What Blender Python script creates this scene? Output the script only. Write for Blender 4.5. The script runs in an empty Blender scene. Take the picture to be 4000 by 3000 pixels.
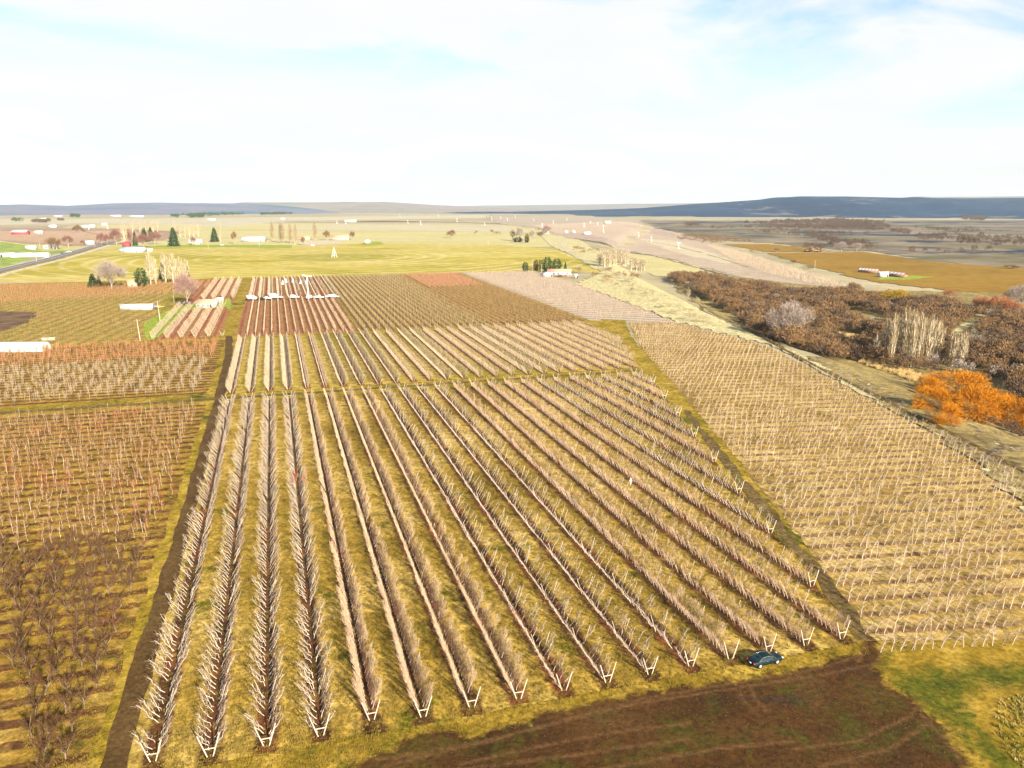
import bpy, bmesh, math, random
import numpy as np
from mathutils import Vector
random.seed(7); rng=np.random.default_rng(7)
S=bpy.context.scene
# ---------------------------------------------------------------- camera
F=778.0; HC=60.0; V0=205.0
PITCH=math.atan((384-V0)/F)
cam=bpy.data.cameras.new('camera'); co=bpy.data.objects.new('camera',cam); S.collection.objects.link(co)
cam.sensor_width=36; cam.lens=F/1024*36; cam.clip_start=1; cam.clip_end=120000
co.location=(0,0,HC); co.rotation_euler=(math.pi/2-PITCH,0,0); S.camera=co
S.render.resolution_x=1024; S.render.resolution_y=768
# ---------------------------------------------------------------- sun, sky, exposure
SUN_EL=math.radians(24); SH=Vector((-0.50,0.866))      # shadow direction on the ground
sl=bpy.data.lights.new('sun','SUN'); sl.energy=5.0; sl.angle=math.radians(0.5); sl.color=(1.0,0.90,0.74)
so=bpy.data.objects.new('sun',sl); S.collection.objects.link(so)
dirv=Vector((SH.x*math.cos(SUN_EL),SH.y*math.cos(SUN_EL),-math.sin(SUN_EL)))
so.rotation_euler=dirv.to_track_quat('-Z','Y').to_euler(); so.location=(0,0,200)
S.view_settings.view_transform='Standard'; S.view_settings.look='None'
S.view_settings.exposure=1.5; S.view_settings.gamma=1; S.view_settings.use_curve_mapping=False
S.render.engine='CYCLES'
W=bpy.data.worlds.new('World'); S.world=W; W.use_nodes=True
def build_world():
    nt=W.node_tree; N=nt.nodes; L=nt.links; N.clear()
    out=N.new('ShaderNodeOutputWorld'); bg=N.new('ShaderNodeBackground'); bg.inputs[1].default_value=0.076
    sky=N.new('ShaderNodeTexSky'); sky.sky_type='NISHITA'; sky.sun_disc=False
    sky.sun_elevation=SUN_EL; sky.sun_rotation=math.atan2(-SH.x,-SH.y)
    sky.altitude=100; sky.air_density=1.0; sky.dust_density=1.2
    tc=N.new('ShaderNodeTexCoord'); sep=N.new('ShaderNodeSeparateXYZ'); L.new(tc.outputs['Generated'],sep.inputs[0])
    # project direction on a flat cloud deck
    mx=N.new('ShaderNodeMath'); mx.operation='MAXIMUM'; mx.inputs[1].default_value=0.0; L.new(sep.outputs[2],mx.inputs[0])
    ad=N.new('ShaderNodeMath'); ad.operation='ADD'; ad.inputs[1].default_value=0.16; L.new(mx.outputs[0],ad.inputs[0])
    cmb=N.new('ShaderNodeCombineXYZ')
    for i in (0,1):
        d=N.new('ShaderNodeMath'); d.operation='DIVIDE'; L.new(sep.outputs[i],d.inputs[0]); L.new(ad.outputs[0],d.inputs[1]); L.new(d.outputs[0],cmb.inputs[i])
    mp=N.new('ShaderNodeMapping'); mp.inputs['Scale'].default_value=(0.8,0.9,1); mp.inputs['Location'].default_value=(15.5,2.1,0); L.new(cmb.outputs[0],mp.inputs[0])
    nz=N.new('ShaderNodeTexNoise'); nz.inputs['Scale'].default_value=1.15; nz.inputs['Detail'].default_value=7; nz.inputs['Roughness'].default_value=0.56; nz.inputs['Distortion'].default_value=0.5; L.new(mp.outputs[0],nz.inputs['Vector'])
    rp=N.new('ShaderNodeValToRGB'); rp.color_ramp.elements[0].position=0.385; rp.color_ramp.elements[1].position=0.50
    rp.color_ramp.elements[0].color=(0.0,)*3+(1,); L.new(nz.outputs['Fac'],rp.inputs[0])
    # thin bright veil near the horizon
    hz=N.new('ShaderNodeMapRange'); hz.inputs['From Min'].default_value=0.0; hz.inputs['From Max'].default_value=0.13; hz.inputs['To Min'].default_value=1.0; hz.inputs['To Max'].default_value=0.0; L.new(mx.outputs[0],hz.inputs[0])
    mxx=N.new('ShaderNodeMath'); mxx.operation='MAXIMUM'; L.new(rp.outputs[0],mxx.inputs[0]); L.new(hz.outputs[0],mxx.inputs[1])
    # the cloud deck thins out overhead
    up=N.new('ShaderNodeMapRange'); up.inputs['From Min'].default_value=0.27; up.inputs['From Max'].default_value=0.42; up.inputs['To Min'].default_value=1.0; up.inputs['To Max'].default_value=0.10; L.new(sep.outputs[2],up.inputs[0])
    mu=N.new('ShaderNodeMath'); mu.operation='MULTIPLY'; L.new(mxx.outputs[0],mu.inputs[0]); L.new(up.outputs[0],mu.inputs[1]); mxx=mu
    mix=N.new('ShaderNodeMixRGB'); L.new(mxx.outputs[0],mix.inputs[0]); L.new(sky.outputs[0],mix.inputs[1])
    nz2=N.new('ShaderNodeTexNoise'); nz2.inputs['Scale'].default_value=2.4; nz2.inputs['Detail'].default_value=6; L.new(mp.outputs[0],nz2.inputs['Vector'])
    r2=N.new('ShaderNodeValToRGB'); r2.color_ramp.elements[0].position=0.3; r2.color_ramp.elements[1].position=0.7
    r2.color_ramp.elements[0].color=CLOUD_LO; r2.color_ramp.elements[1].color=CLOUD_HI
    L.new(nz2.outputs['Fac'],r2.inputs[0]); L.new(r2.outputs[0],mix.inputs[2])
    # blue of open sky lifted by thin cirrus
    L.new(mix.outputs[0],bg.inputs[0]); L.new(bg.outputs[0],out.inputs[0])
CLOUD_LO=(4.35,4.5,4.52,1); CLOUD_HI=(4.65,4.7,4.65,1)
build_world()
# ---------------------------------------------------------------- ground height and pixel helpers
def h(x,y):
    x=np.asarray(x,float); y=np.asarray(y,float)
    xb=np.interp(y,[0,290,379,467,628,727,1200,2500],[128,122,108,102,96,92,130,400])
    t=np.clip((x-xb)/38.0,0,1); t=t*t*(3-2*t)
    return -8.0*t
def hs(x,y): return float(h(x,y))
cP,sP=math.cos(PITCH),math.sin(PITCH)
def g0(X,Y,z=0.0):
    u=X*.256-512; v=384-Y*.256
    dx,dy,dz=u,F*cP+v*sP,-F*sP+v*cP
    t=(z-HC)/dz
    return dx*t,dy*t
def g(X,Y):
    z=0.0
    for _ in range(14):
        x,y=g0(X,Y,z); z=0.5*z+0.5*hs(x,y)
    x,y=g0(X,Y,z); return x,y,hs(x,y)
def depth(x,y,z=0): return y*cP-(z-HC)*sP
def mpp(x,y,z=0): return depth(x,y,z)/F/3.90625      # metres per photo pixel (4000 wide)
AZ=math.radians(16.774)
NX,NY=math.cos(AZ),math.sin(AZ)      # across the rows
DX,DY=-NY,NX                         # along the rows
def st(s,t): return (s*NX+t*DX, s*NY+t*DY)
def to_st(x,y): return (x*NX+y*NY, x*DX+y*DY)
ROW0=-16.5; PITCHROW=6.0
ORD=['first','second','third','fourth','fifth','sixth','seventh','eighth','ninth','tenth','eleventh','twelfth','thirteenth','fourteenth','fifteenth','sixteenth','seventeenth','eighteenth','nineteenth','twentieth']
def od(i):
    if i<20: return ORD[i]
    n=i+1; suf='th'
    if n%100 not in (11,12,13): suf={1:'st',2:'nd',3:'rd'}.get(n%10,'th')
    return f'{n}{suf}'
def inpoly(px,py,poly):
    px=np.asarray(px,float); py=np.asarray(py,float); r=np.zeros(px.shape,bool); n=len(poly)
    for i in range(n):
        x1,y1=poly[i]; x2,y2=poly[(i+1)%n]
        if y1==y2: continue
        c=((y1>py)!=(y2>py))&(px<(x2-x1)*(py-y1)/(y2-y1)+x1); r^=c
    return r
# ---------------------------------------------------------------- object helpers
COL=S.collection
def tag(o,label=None,cat=None,group=None,kind=None):
    if label: o['label']=label
    if cat: o['category']=cat
    if group: o['group']=group
    if kind: o['kind']=kind
    return o
def empty(name,loc,rz=0,**k):
    o=bpy.data.objects.new(name,None); COL.objects.link(o); o.location=loc; o.rotation_euler=(0,0,rz); o.empty_display_size=0.3
    tag(o,**k); return o
def link(name,me,parent=None,loc=None,rz=0):
    o=bpy.data.objects.new(name,me); COL.objects.link(o)
    if parent: o.parent=parent
    if loc is not None: o.location=loc
    if rz: o.rotation_euler=(0,0,rz)
    return o
def mesh_np(name,V,Q,mats,mi=None,smooth=False):
    me=bpy.data.meshes.new(name); V=np.asarray(V,np.float32); Q=np.asarray(Q,np.int32)
    me.vertices.add(len(V)); me.vertices.foreach_set('co',V.ravel())
    k=Q.shape[1]
    me.loops.add(Q.size); me.loops.foreach_set('vertex_index',Q.ravel())
    me.polygons.add(len(Q)); me.polygons.foreach_set('loop_start',np.arange(0,Q.size,k,dtype=np.int32))
    try: me.polygons.foreach_set('loop_total',np.full(len(Q),k,np.int32))
    except Exception: pass
    for m in mats: me.materials.append(m)
    if mi is not None: me.polygons.foreach_set('material_index',np.asarray(mi,np.int32))
    if smooth: me.polygons.foreach_set('use_smooth',np.ones(len(Q),bool))
    me.update(calc_edges=True); return me
class T:
    """template of quads: tubes, ribbons; material index per quad"""
    def __init__(s): s.V=[]; s.Q=[]; s.M=[]; s.n=0
    def add(s,V,Q,m=0):
        V=np.asarray(V,float).reshape(-1,3); Q=np.asarray(Q,int).reshape(-1,4)
        s.V.append(V); s.Q.append(Q+s.n); s.M.append(np.full(len(Q),m)); s.n+=len(V)
    def tube(s,P,R,k=4,m=0):
        P=np.asarray(P,float); V=[]
        for i,p in enumerate(P):
            d=P[min(i+1,len(P)-1)]-P[max(i-1,0)]; d=d/(np.linalg.norm(d)+1e-9)
            a=np.cross(d,[0.3,0.9,0.2]); a/=np.linalg.norm(a)+1e-9; b=np.cross(d,a)
            for j in range(k):
                an=2*math.pi*j/k; V.append(p+R[i]*(math.cos(an)*a+math.sin(an)*b))
        Q=[(i*k+j,i*k+(j+1)%k,(i+1)*k+(j+1)%k,(i+1)*k+j) for i in range(len(P)-1) for j in range(k)]
        Q.append(tuple((len(P)-1)*k+j for j in (0,1,2,3)) if k==4 else ((len(P)-1)*k,(len(P)-1)*k+1,(len(P)-1)*k+2,(len(P)-1)*k+2))
        if k==3: Q=Q[:-1]
        s.add(V,Q,m)
    def rib(s,a,b,w0,w1,m=1,side=None):
        a=np.asarray(a,float); b=np.asarray(b,float); d=b-a; d/=np.linalg.norm(d)+1e-9
        r=rng.normal(size=3) if side is None else np.asarray(side,float)
        p=np.cross(d,r); p/=np.linalg.norm(p)+1e-9
        s.add([a-p*w0/2,a+p*w0/2,b+p*w1/2,b-p*w1/2],[(0,1,2,3)],m)
    def tw(s,a,b,w0,w1,m=1):
        s.tube([a,b],[w0*.5,w1*.6],3,m)
    def box(s,c,d,m=0,rot=0):
        cx,cy,cz=c; dx,dy,dz=d[0]/2,d[1]/2,d[2]/2; V=[]
        for z in (-dz,dz):
            for (x,y) in ((-dx,-dy),(dx,-dy),(dx,dy),(-dx,dy)):
                V.append((cx+x*math.cos(rot)-y*math.sin(rot),cy+x*math.sin(rot)+y*math.cos(rot),cz+z))
        s.add(V,[(3,2,1,0),(4,5,6,7),(0,1,5,4),(1,2,6,5),(2,3,7,6),(3,0,4,7)],m)
    def done(s):
        if not isinstance(s.V,list): return s
        s.V=np.concatenate(s.V); s.Q=np.concatenate(s.Q); s.M=np.concatenate(s.M); return s
    def pick(s,m):
        f=s.M==m; q=s.Q[f]; u,inv=np.unique(q,return_inverse=True); return s.V[u],inv.reshape(-1,4)
def merge(tp,X,Y,Z,R,SC,SZ=None):
    """many copies of one template as arrays"""
    X,Y,Z,R,SC=[np.asarray(a,float) for a in (X,Y,Z,R,SC)]; SZ=SC if SZ is None else np.asarray(SZ,float)
    k=len(X); n=len(tp.V); c,s=np.cos(R),np.sin(R)
    v=tp.V[None]; x=v[...,0]*SC[:,None]; y=v[...,1]*SC[:,None]; z=v[...,2]*SZ[:,None]
    out=np.stack([x*c[:,None]-y*s[:,None]+X[:,None],x*s[:,None]+y*c[:,None]+Y[:,None],z+Z[:,None]],-1).reshape(-1,3)
    q=(tp.Q[None]+(np.arange(k)*n)[:,None,None]).reshape(-1,4)
    return out,q,np.tile(tp.M,k)
def stuff(name,parts,mats,label,cat,group=None):
    Vs=[];Qs=[];Ms=[];n=0
    for V,Q,M in parts:
        if len(V)==0: continue
        Vs.append(V);Qs.append(Q+n);Ms.append(M);n+=len(V)
    if not Vs: return
    o=link(name,mesh_np(name,np.concatenate(Vs),np.concatenate(Qs),mats,np.concatenate(Ms)))
    return tag(o,label,cat,group,'stuff')
# ---------------------------------------------------------------- materials
GA=0.74
def newmat(name,rough=0.9,spec=0.2):
    m=bpy.data.materials.new(name); m.use_nodes=True; b=m.node_tree.nodes['Principled BSDF']
    b.inputs['Roughness'].default_value=rough; b.inputs['Specular IOR Level'].default_value=spec
    return m,m.node_tree.nodes,m.node_tree.links,b
def noise(N,L,pos,scale,detail=5,rough=0.6,dist=0,stretch=None):
    n=N.new('ShaderNodeTexNoise'); n.inputs['Scale'].default_value=scale; n.inputs['Detail'].default_value=detail; n.inputs['Roughness'].default_value=rough; n.inputs['Distortion'].default_value=dist
    if stretch:
        mp=N.new('ShaderNodeMapping'); mp.inputs['Scale'].default_value=stretch[:3]; mp.inputs['Rotation'].default_value=(0,0,stretch[3]); L.new(pos,mp.inputs[0]); pos=mp.outputs[0]
    L.new(pos,n.inputs['Vector']); return n.outputs['Fac']
def ramp(N,L,fac,cols,pos=None,inter='LINEAR'):
    r=N.new('ShaderNodeValToRGB'); e=r.color_ramp.elements; r.color_ramp.interpolation=inter
    pos=pos or [0.3+0.4*i/(len(cols)-1) for i in range(len(cols))]
    while len(e)<len(cols): e.new(0.5)
    for i,c in enumerate(cols): e[i].position=pos[i]; e[i].color=(c[0],c[1],c[2],1)
    L.new(fac,r.inputs[0]); return r.outputs[0]
def mixc(N,L,fac,a,b,mode='MIX'):
    m=N.new('ShaderNodeMixRGB'); m.blend_type=mode
    if isinstance(fac,(int,float)): m.inputs[0].default_value=fac
    else: L.new(fac,m.inputs[0])
    L.new(a,m.inputs[1])
    if isinstance(b,tuple): m.inputs[2].default_value=(*b[:3],1)
    else: L.new(b,m.inputs[2])
    return m.outputs[0]
def mth(N,L,op,a,b=None):
    m=N.new('ShaderNodeMath'); m.operation=op
    for i,x in enumerate((a,b)):
        if x is None: continue
        if isinstance(x,(int,float)): m.inputs[i].default_value=x
        else: L.new(x,m.inputs[i])
    return m.outputs[0]
def bump(N,L,b,fac,strength,dist):
    n=N.new('ShaderNodeBump'); n.inputs['Strength'].default_value=strength; n.inputs['Distance'].default_value=dist
    L.new(fac,n.inputs['Height']); L.new(n.outputs[0],b.inputs['Normal'])
def posn(N): return N.new('ShaderNodeNewGeometry').outputs['Position']
def groundmat(name,cols,s1=0.03,s2=0.6,fine=(0.42,1.55),strips=None,patch=None,bstr=0.6,bd=0.15,stretch=None,lines=None,tuft=0.9):
    """cols: large-scale palette; strips=(angle_vector,spacing,phase,halfwidth,colour list); patch=(colour,scale,threshold)"""
    m,N,L,b=newmat(name,0.95,0.1); p=posn(N)
    c=ramp(N,L,noise(N,L,p,s1,6,0.62,0.4,stretch),cols)
    c2=ramp(N,L,noise(N,L,p,s2,6,0.7),[(fine[0],)*3,(fine[1],)*3],[0.33,0.67])
    if patch:
        pf=ramp(N,L,noise(N,L,p,patch[1],7,0.65,0.6),[(0,0,0),(1,1,1)],[patch[2],patch[2]+0.07]); c=mixc(N,L,pf,c,patch[0])
    if strips:
        (nx,ny),sp,ph,hw,sc=strips
        d=N.new('ShaderNodeVectorMath'); d.operation='DOT_PRODUCT'; L.new(p,d.inputs[0]); d.inputs[1].default_value=(nx,ny,0)
        wob=mth(N,L,'MULTIPLY',mth(N,L,'SUBTRACT',noise(N,L,p,0.45,5,0.7),0.5),2.2)
        v=mth(N,L,'ADD',d.outputs['Value'],wob)
        v=mth(N,L,'ADD',mth(N,L,'DIVIDE',mth(N,L,'SUBTRACT',v,ph),sp),0.5)
        v=mth(N,L,'ABSOLUTE',mth(N,L,'SUBTRACT',mth(N,L,'FRACT',v),0.5))   # 0 on the row
        k=ramp(N,L,v,[(1,1,1),(1,1,1),(0,0,0)],[0,hw/sp*0.75,hw/sp*1.15])
        sc_=ramp(N,L,noise(N,L,p,0.09,5,0.65,0.3),sc)
        gate=ramp(N,L,noise(N,L,p,0.35,4,0.7),[(0.55,)*3,(1,1,1)],[0.3,0.5])
        k=mixc(N,L,1.0,k,gate,'MULTIPLY')
        c=mixc(N,L,k,c,sc_)
    if lines:
        # faint mower / tractor stripes of their own shape (colour of the stubble)
        (nx,ny),sp,amt=lines
        d=N.new('ShaderNodeVectorMath'); d.operation='DOT_PRODUCT'; L.new(p,d.inputs[0]); d.inputs[1].default_value=(nx,ny,0)
        v=mth(N,L,'SINE',mth(N,L,'MULTIPLY',mth(N,L,'ADD',d.outputs['Value'],mth(N,L,'MULTIPLY',noise(N,L,p,0.02,3),sp*0.8)),6.2832/sp))
        k=ramp(N,L,v,[(1-amt,)*3,(1+amt,)*3],[0.1,0.9]); c=mixc(N,L,1.0,c,k,'MULTIPLY')
    c=mixc(N,L,1.0,c,c2,'MULTIPLY')
    f3=ramp(N,L,noise(N,L,p,2.2,5,0.8),[(0.55,)*3,(1.4,)*3],[0.36,0.64]); c=mixc(N,L,tuft,c,mixc(N,L,1.0,c,f3,'MULTIPLY'))
    c=mixc(N,L,1.0,c,(GA,GA,GA),'MULTIPLY')
    L.new(c,b.inputs['Base Color']); bump(N,L,b,noise(N,L,p,1.1,7,0.75),bstr,bd)
    return m
def plain(name,col,rough=0.7,var=0.12,scale=1.5,spec=0.3,metal=0.0,bstr=0):
    m,N,L,b=newmat(name,rough,spec); p=posn(N)
    f=noise(N,L,p,scale,5,0.65)
    L.new(ramp(N,L,f,[tuple(x*(1-var) for x in col),tuple(min(1,x*(1+var)) for x in col)]),b.inputs['Base Color'])
    b.inputs['Metallic'].default_value=metal
    if bstr: bump(N,L,b,f,bstr,0.02)
    return m
def barkmat(name,a,b_,scale=2.0,c=None,cs=0.05,patch=0.55):
    m,N,L,b=newmat(name,0.9,0.15); p=posn(N)
    col=ramp(N,L,noise(N,L,p,scale,5,0.7),[a,b_])
    if c is not None:
        pf=ramp(N,L,noise(N,L,p,cs,5,0.65,0.5),[(0,0,0),(1,1,1)],[patch,patch+0.08]); col=mixc(N,L,pf,col,c)
    L.new(col,b.inputs['Base Color'])
    return m
SHADED_SOIL=[(0.06,0.028,0.011),(0.11,0.047,0.017),(0.20,0.055,0.022)]  # bare strip soil, darkened further as painted shade of the tree rows
RUST=[(0.10,0.045,0.018),(0.18,0.07,0.028),(0.13,0.07,0.025)]
n_=(NX,NY); d_=(DX,DY)
GOLD=[(0.30,0.235,0.035),(0.46,0.335,0.07),(0.55,0.40,0.13)]
M_floor=groundmat('orchard_grass_alleys',[(0.19,0.122,0.012),(0.38,0.243,0.038),(0.60,0.42,0.12)],0.035,0.5,strips=(n_,6.0,ROW0,1.35,SHADED_SOIL),patch=((0.15,0.125,0.008),0.12,0.60))
M_floor2=groundmat('orchard_grass_alleys_far',[(0.29,0.225,0.022),(0.42,0.295,0.055),(0.46,0.31,0.10)],0.02,0.4,strips=(n_,6.0,ROW0,1.3,RUST),bd=0.1)
M_floor3=groundmat('orchard_rust_floor',[(0.30,0.17,0.055),(0.34,0.16,0.065),(0.32,0.22,0.05)],0.02,0.4,strips=(n_,3.7,0,0.7,[(0.20,0.07,0.03),(0.40,0.10,0.06)]),bd=0.1)
M_floor4=groundmat('orchard_olive_floor',[(0.32,0.23,0.06),(0.28,0.19,0.045),(0.34,0.23,0.08)],0.02,0.4,strips=(n_,3.6,0,0.7,RUST),bd=0.1)
M_floorC=groundmat('trellis_block_floor',[(0.25,0.16,0.03),(0.44,0.29,0.08),(0.60,0.43,0.17)],0.06,0.5,strips=((-0.0993,0.995),4.7,1.6,0.8,[(0.20,0.10,0.04),(0.26,0.15,0.06),(0.34,0.23,0.08)]),patch=((0.15,0.16,0.012),0.05,0.62))
M_floorB=groundmat('old_orchard_floor',[(0.19,0.115,0.012),(0.34,0.20,0.030),(0.48,0.32,0.08)],0.13,0.5,strips=(d_,4.4,2.0,0.9,[(0.10,0.045,0.016),(0.15,0.065,0.022)]),patch=((0.14,0.075,0.020),0.12,0.56))
M_floorB3=groundmat('young_orchard_floor',[(0.26,0.235,0.022),(0.34,0.27,0.04),(0.32,0.20,0.055)],0.015,0.3,strips=((math.cos(math.radians(9)),math.sin(math.radians(9))),6.5,0,1.2,[(0.30,0.19,0.06),(0.30,0.16,0.05)]),patch=((0.42,0.32,0.13),0.05,0.64),bd=0.08)
M_grass=groundmat('grass_verge',[(0.17,0.13,0.008),(0.32,0.215,0.020),(0.46,0.31,0.055)],0.09,0.6,patch=((0.08,0.10,0.006),0.06,0.58))
M_green=groundmat('green_grass',[(0.13,0.12,0.012),(0.045,0.075,0.004),(0.075,0.10,0.006)],0.09,0.6,bd=0.1)
M_dirt=groundmat('tilled_soil',[(0.042,0.018,0.007),(0.078,0.029,0.010),(0.105,0.048,0.016)],0.06,0.8,fine=(0.45,1.6),patch=((0.055,0.055,0.006),0.10,0.54),bstr=0.9,bd=0.2,lines=((0.25,0.97),2.4,0.10))
M_track=groundmat('packed_dirt',[(0.10,0.065,0.022),(0.16,0.10,0.035),(0.20,0.14,0.045)],0.2,0.9,patch=((0.15,0.14,0.02),0.3,0.56),bd=0.06)
M_trackL=groundmat('brown_track_dirt',[(0.075,0.042,0.012),(0.115,0.064,0.02),(0.15,0.09,0.03)],0.1,0.9,patch=((0.09,0.08,0.015),0.25,0.62),bd=0.06,fine=(0.75,1.2))
M_straw=groundmat('dry_straw',[(0.50,0.43,0.17),(0.62,0.54,0.28),(0.44,0.37,0.16)],0.05,0.5,patch=((0.40,0.25,0.10),0.06,0.60),bd=0.2)
M_scrub=groundmat('grey_green_scrub',[(0.17,0.125,0.055),(0.32,0.235,0.085),(0.42,0.33,0.12)],0.06,0.5,patch=((0.11,0.08,0.05),0.12,0.58),bd=0.4)
M_road=groundmat('asphalt',[(0.17,0.16,0.17),(0.21,0.20,0.21)],0.02,0.4,fine=(0.9,1.1),bstr=0.2,bd=0.02)
M_gravel=groundmat('gravel_shoulder',[(0.55,0.47,0.33),(0.62,0.52,0.36)],0.05,0.4,bd=0.05)
M_orangef=groundmat('ochre_field',[(0.26,0.15,0.014),(0.34,0.19,0.02),(0.28,0.18,0.03)],0.008,0.1,stretch=(0.6,0.9,1,0.1),lines=((0.3,0.95),14,0.06),bd=0.1,fine=(0.8,1.15))
M_purplef=groundmat('mauve_orchard_floor',[(0.44,0.35,0.26),(0.56,0.46,0.35),(0.50,0.42,0.28)],0.006,0.1,strips=((0.35,0.94),8,0,1.9,[(0.32,0.23,0.17),(0.38,0.30,0.2)]),bd=0.1,fine=(0.85,1.12))
M_tan=groundmat('tan_field',[(0.48,0.42,0.28),(0.56,0.49,0.34),(0.52,0.45,0.24)],0.004,0.05,stretch=(0.5,0.8,1,0.2),bd=0.1,fine=(0.85,1.12))
M_yel=groundmat('yellow_field',[(0.52,0.45,0.20),(0.58,0.50,0.24),(0.47,0.42,0.12)],0.004,0.06,stretch=(0.5,0.8,1,0.1),bd=0.1,fine=(0.85,1.12))
M_bfield=groundmat('brown_orchard_field',[(0.36,0.22,0.14),(0.40,0.27,0.18),(0.33,0.21,0.12)],0.006,0.06,stretch=(0.5,0.8,1,0.0),bd=0.1,fine=(0.8,1.15))
M_dkfield=groundmat('dark_brown_field',[(0.14,0.085,0.045),(0.20,0.12,0.06)],0.01,0.1,bd=0.1)
M_gfield=groundmat('fresh_green_field',[(0.25,0.33,0.05),(0.32,0.38,0.08)],0.006,0.06,bd=0.1)
M_sage=groundmat('sagebrush_plain',[(0.11,0.085,0.075),(0.32,0.25,0.17),(0.15,0.13,0.06),(0.42,0.33,0.24)],0.004,0.02,stretch=(0.5,0.8,1,0.05),patch=((0.035,0.04,0.07),0.004,0.52),bd=0.3,fine=(0.7,1.2))
M_lawn=groundmat('lawn',[(0.27,0.34,0.03),(0.33,0.38,0.05)],0.05,0.4,bd=0.05)
def pivotmat():
    m,N,L,b=newmat('pivot_field',0.95,0.1); p=posn(N)
    cx,cy,_=g(1307,1004)
    sub=N.new('ShaderNodeVectorMath'); sub.operation='SUBTRACT'; L.new(p,sub.inputs[0]); sub.inputs[1].default_value=(cx,cy,0)
    ln=N.new('ShaderNodeVectorMath'); ln.operation='LENGTH'; L.new(sub.outputs[0],ln.inputs[0])
    wob=mth(N,L,'MULTIPLY',noise(N,L,p,0.012,3),16)
    r=mth(N,L,'ADD',ln.outputs['Value'],wob)
    rings=mth(N,L,'SINE',mth(N,L,'MULTIPLY',r,6.2832/22))
    rings2=noise(N,L,p,0.01,6,0.7,0.8,(0.6,1.0,1,0.1))
    base=ramp(N,L,rings2,[(0.34,0.285,0.022),(0.48,0.385,0.065),(0.58,0.46,0.15)],[0.36,0.5,0.66])
    gate=ramp(N,L,noise(N,L,p,0.006,5,0.65,0.5),[(0,0,0),(1,1,1)],[0.40,0.56])
    k=ramp(N,L,rings,[(0,0,0),(1,1,1)],[0.35,0.9]); k=mixc(N,L,1.0,k,gate,'MULTIPLY')
    c=mixc(N,L,mth(N,L,'MULTIPLY',k,0.75),base,(0.66,0.55,0.27))
    inner=ramp(N,L,mth(N,L,'DIVIDE',r,160),[(1,1,1),(1,1,1),(0,0,0)],[0,0.42,0.5]); c=mixc(N,L,mth(N,L,'MULTIPLY',inner,0.6),c,(0.30,0.27,0.03))
    gr=ramp(N,L,mth(N,L,'DIVIDE',p_axis(N,L,p,1),2000),[(1,1,1),(0,0,0)],[0.36,0.40]); 
    f=ramp(N,L,noise(N,L,p,0.08,6,0.7),[(0.8,)*3,(1.18,)*3],[0.35,0.65]); c=mixc(N,L,1.0,c,f,'MULTIPLY'); c=mixc(N,L,1.0,c,(GA,GA,GA),'MULTIPLY')
    L.new(c,b.inputs['Base Color']); bump(N,L,b,noise(N,L,p,0.4,5,0.7),0.4,0.1); return m
def p_axis(N,L,p,i):
    s=N.new('ShaderNodeSeparateXYZ'); L.new(p,s.inputs[0]); return s.outputs[i]
M_pivot=pivotmat()
# ground: dry plain, mottled at several scales
M_ground=groundmat('dry_plain',[(0.42,0.36,0.22),(0.50,0.42,0.25),(0.36,0.31,0.18),(0.46,0.38,0.26)],0.0035,0.03,stretch=(0.5,0.8,1,0.1),patch=((0.22,0.19,0.15),0.0022,0.60),bd=0.2,fine=(0.8,1.15))
# barks and twigs
M_pale=barkmat('pale_bark',(0.27,0.215,0.155),(0.54,0.47,0.38),3)
M_paletw=barkmat('pinkish_twigs',(0.28,0.18,0.115),(0.44,0.32,0.22),1.5,(0.42,0.13,0.08),0.05,0.66)
M_fan=barkmat('fan_tree_bark',(0.28,0.20,0.14),(0.50,0.40,0.31),3)
M_fantw=barkmat('tan_pink_shoots',(0.40,0.26,0.15),(0.58,0.42,0.26),1.0,(0.46,0.12,0.08),0.035,0.64)
M_vase=barkmat('dark_vase_bark',(0.06,0.036,0.020),(0.24,0.17,0.105),1.2)
M_vasetw=barkmat('brown_twigs',(0.075,0.036,0.014),(0.16,0.078,0.032),0.6,(0.20,0.06,0.025),0.08,0.6)
M_lean=barkmat('leaning_tree_bark',(0.30,0.23,0.15),(0.56,0.47,0.35),2)
M_leantw=barkmat('leaning_twigs',(0.36,0.26,0.18),(0.54,0.42,0.30),1.0,(0.34,0.17,0.13),0.03,0.6)
M_slim=barkmat('slim_tree_bark',(0.28,0.20,0.12),(0.52,0.42,0.29),2)
M_rusttw=barkmat('rusty_twigs',(0.22,0.105,0.04),(0.32,0.175,0.07),0.8,(0.32,0.10,0.03),0.04,0.52)
M_farpale=barkmat('far_pale_wood',(0.32,0.25,0.165),(0.48,0.385,0.27),1.0)
M_farolive=barkmat('far_olive_wood',(0.27,0.19,0.085),(0.38,0.28,0.13),1.0)
M_farbrown=barkmat('far_brown_wood',(0.17,0.10,0.04),(0.34,0.22,0.10),0.6,(0.38,0.13,0.085),0.01,0.62)
M_farpink=barkmat('far_pinkish_wood',(0.38,0.28,0.20),(0.52,0.40,0.29),0.6)
M_post=plain('weathered_post_wood',(0.42,0.36,0.27),0.85,0.12,3)
M_whitep=plain('white_paint',(0.80,0.80,0.79),0.5,0.04,1)
M_metalw=plain('galvanised_steel',(0.62,0.63,0.64),0.4,0.06,2,0.5,0.3)
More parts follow.
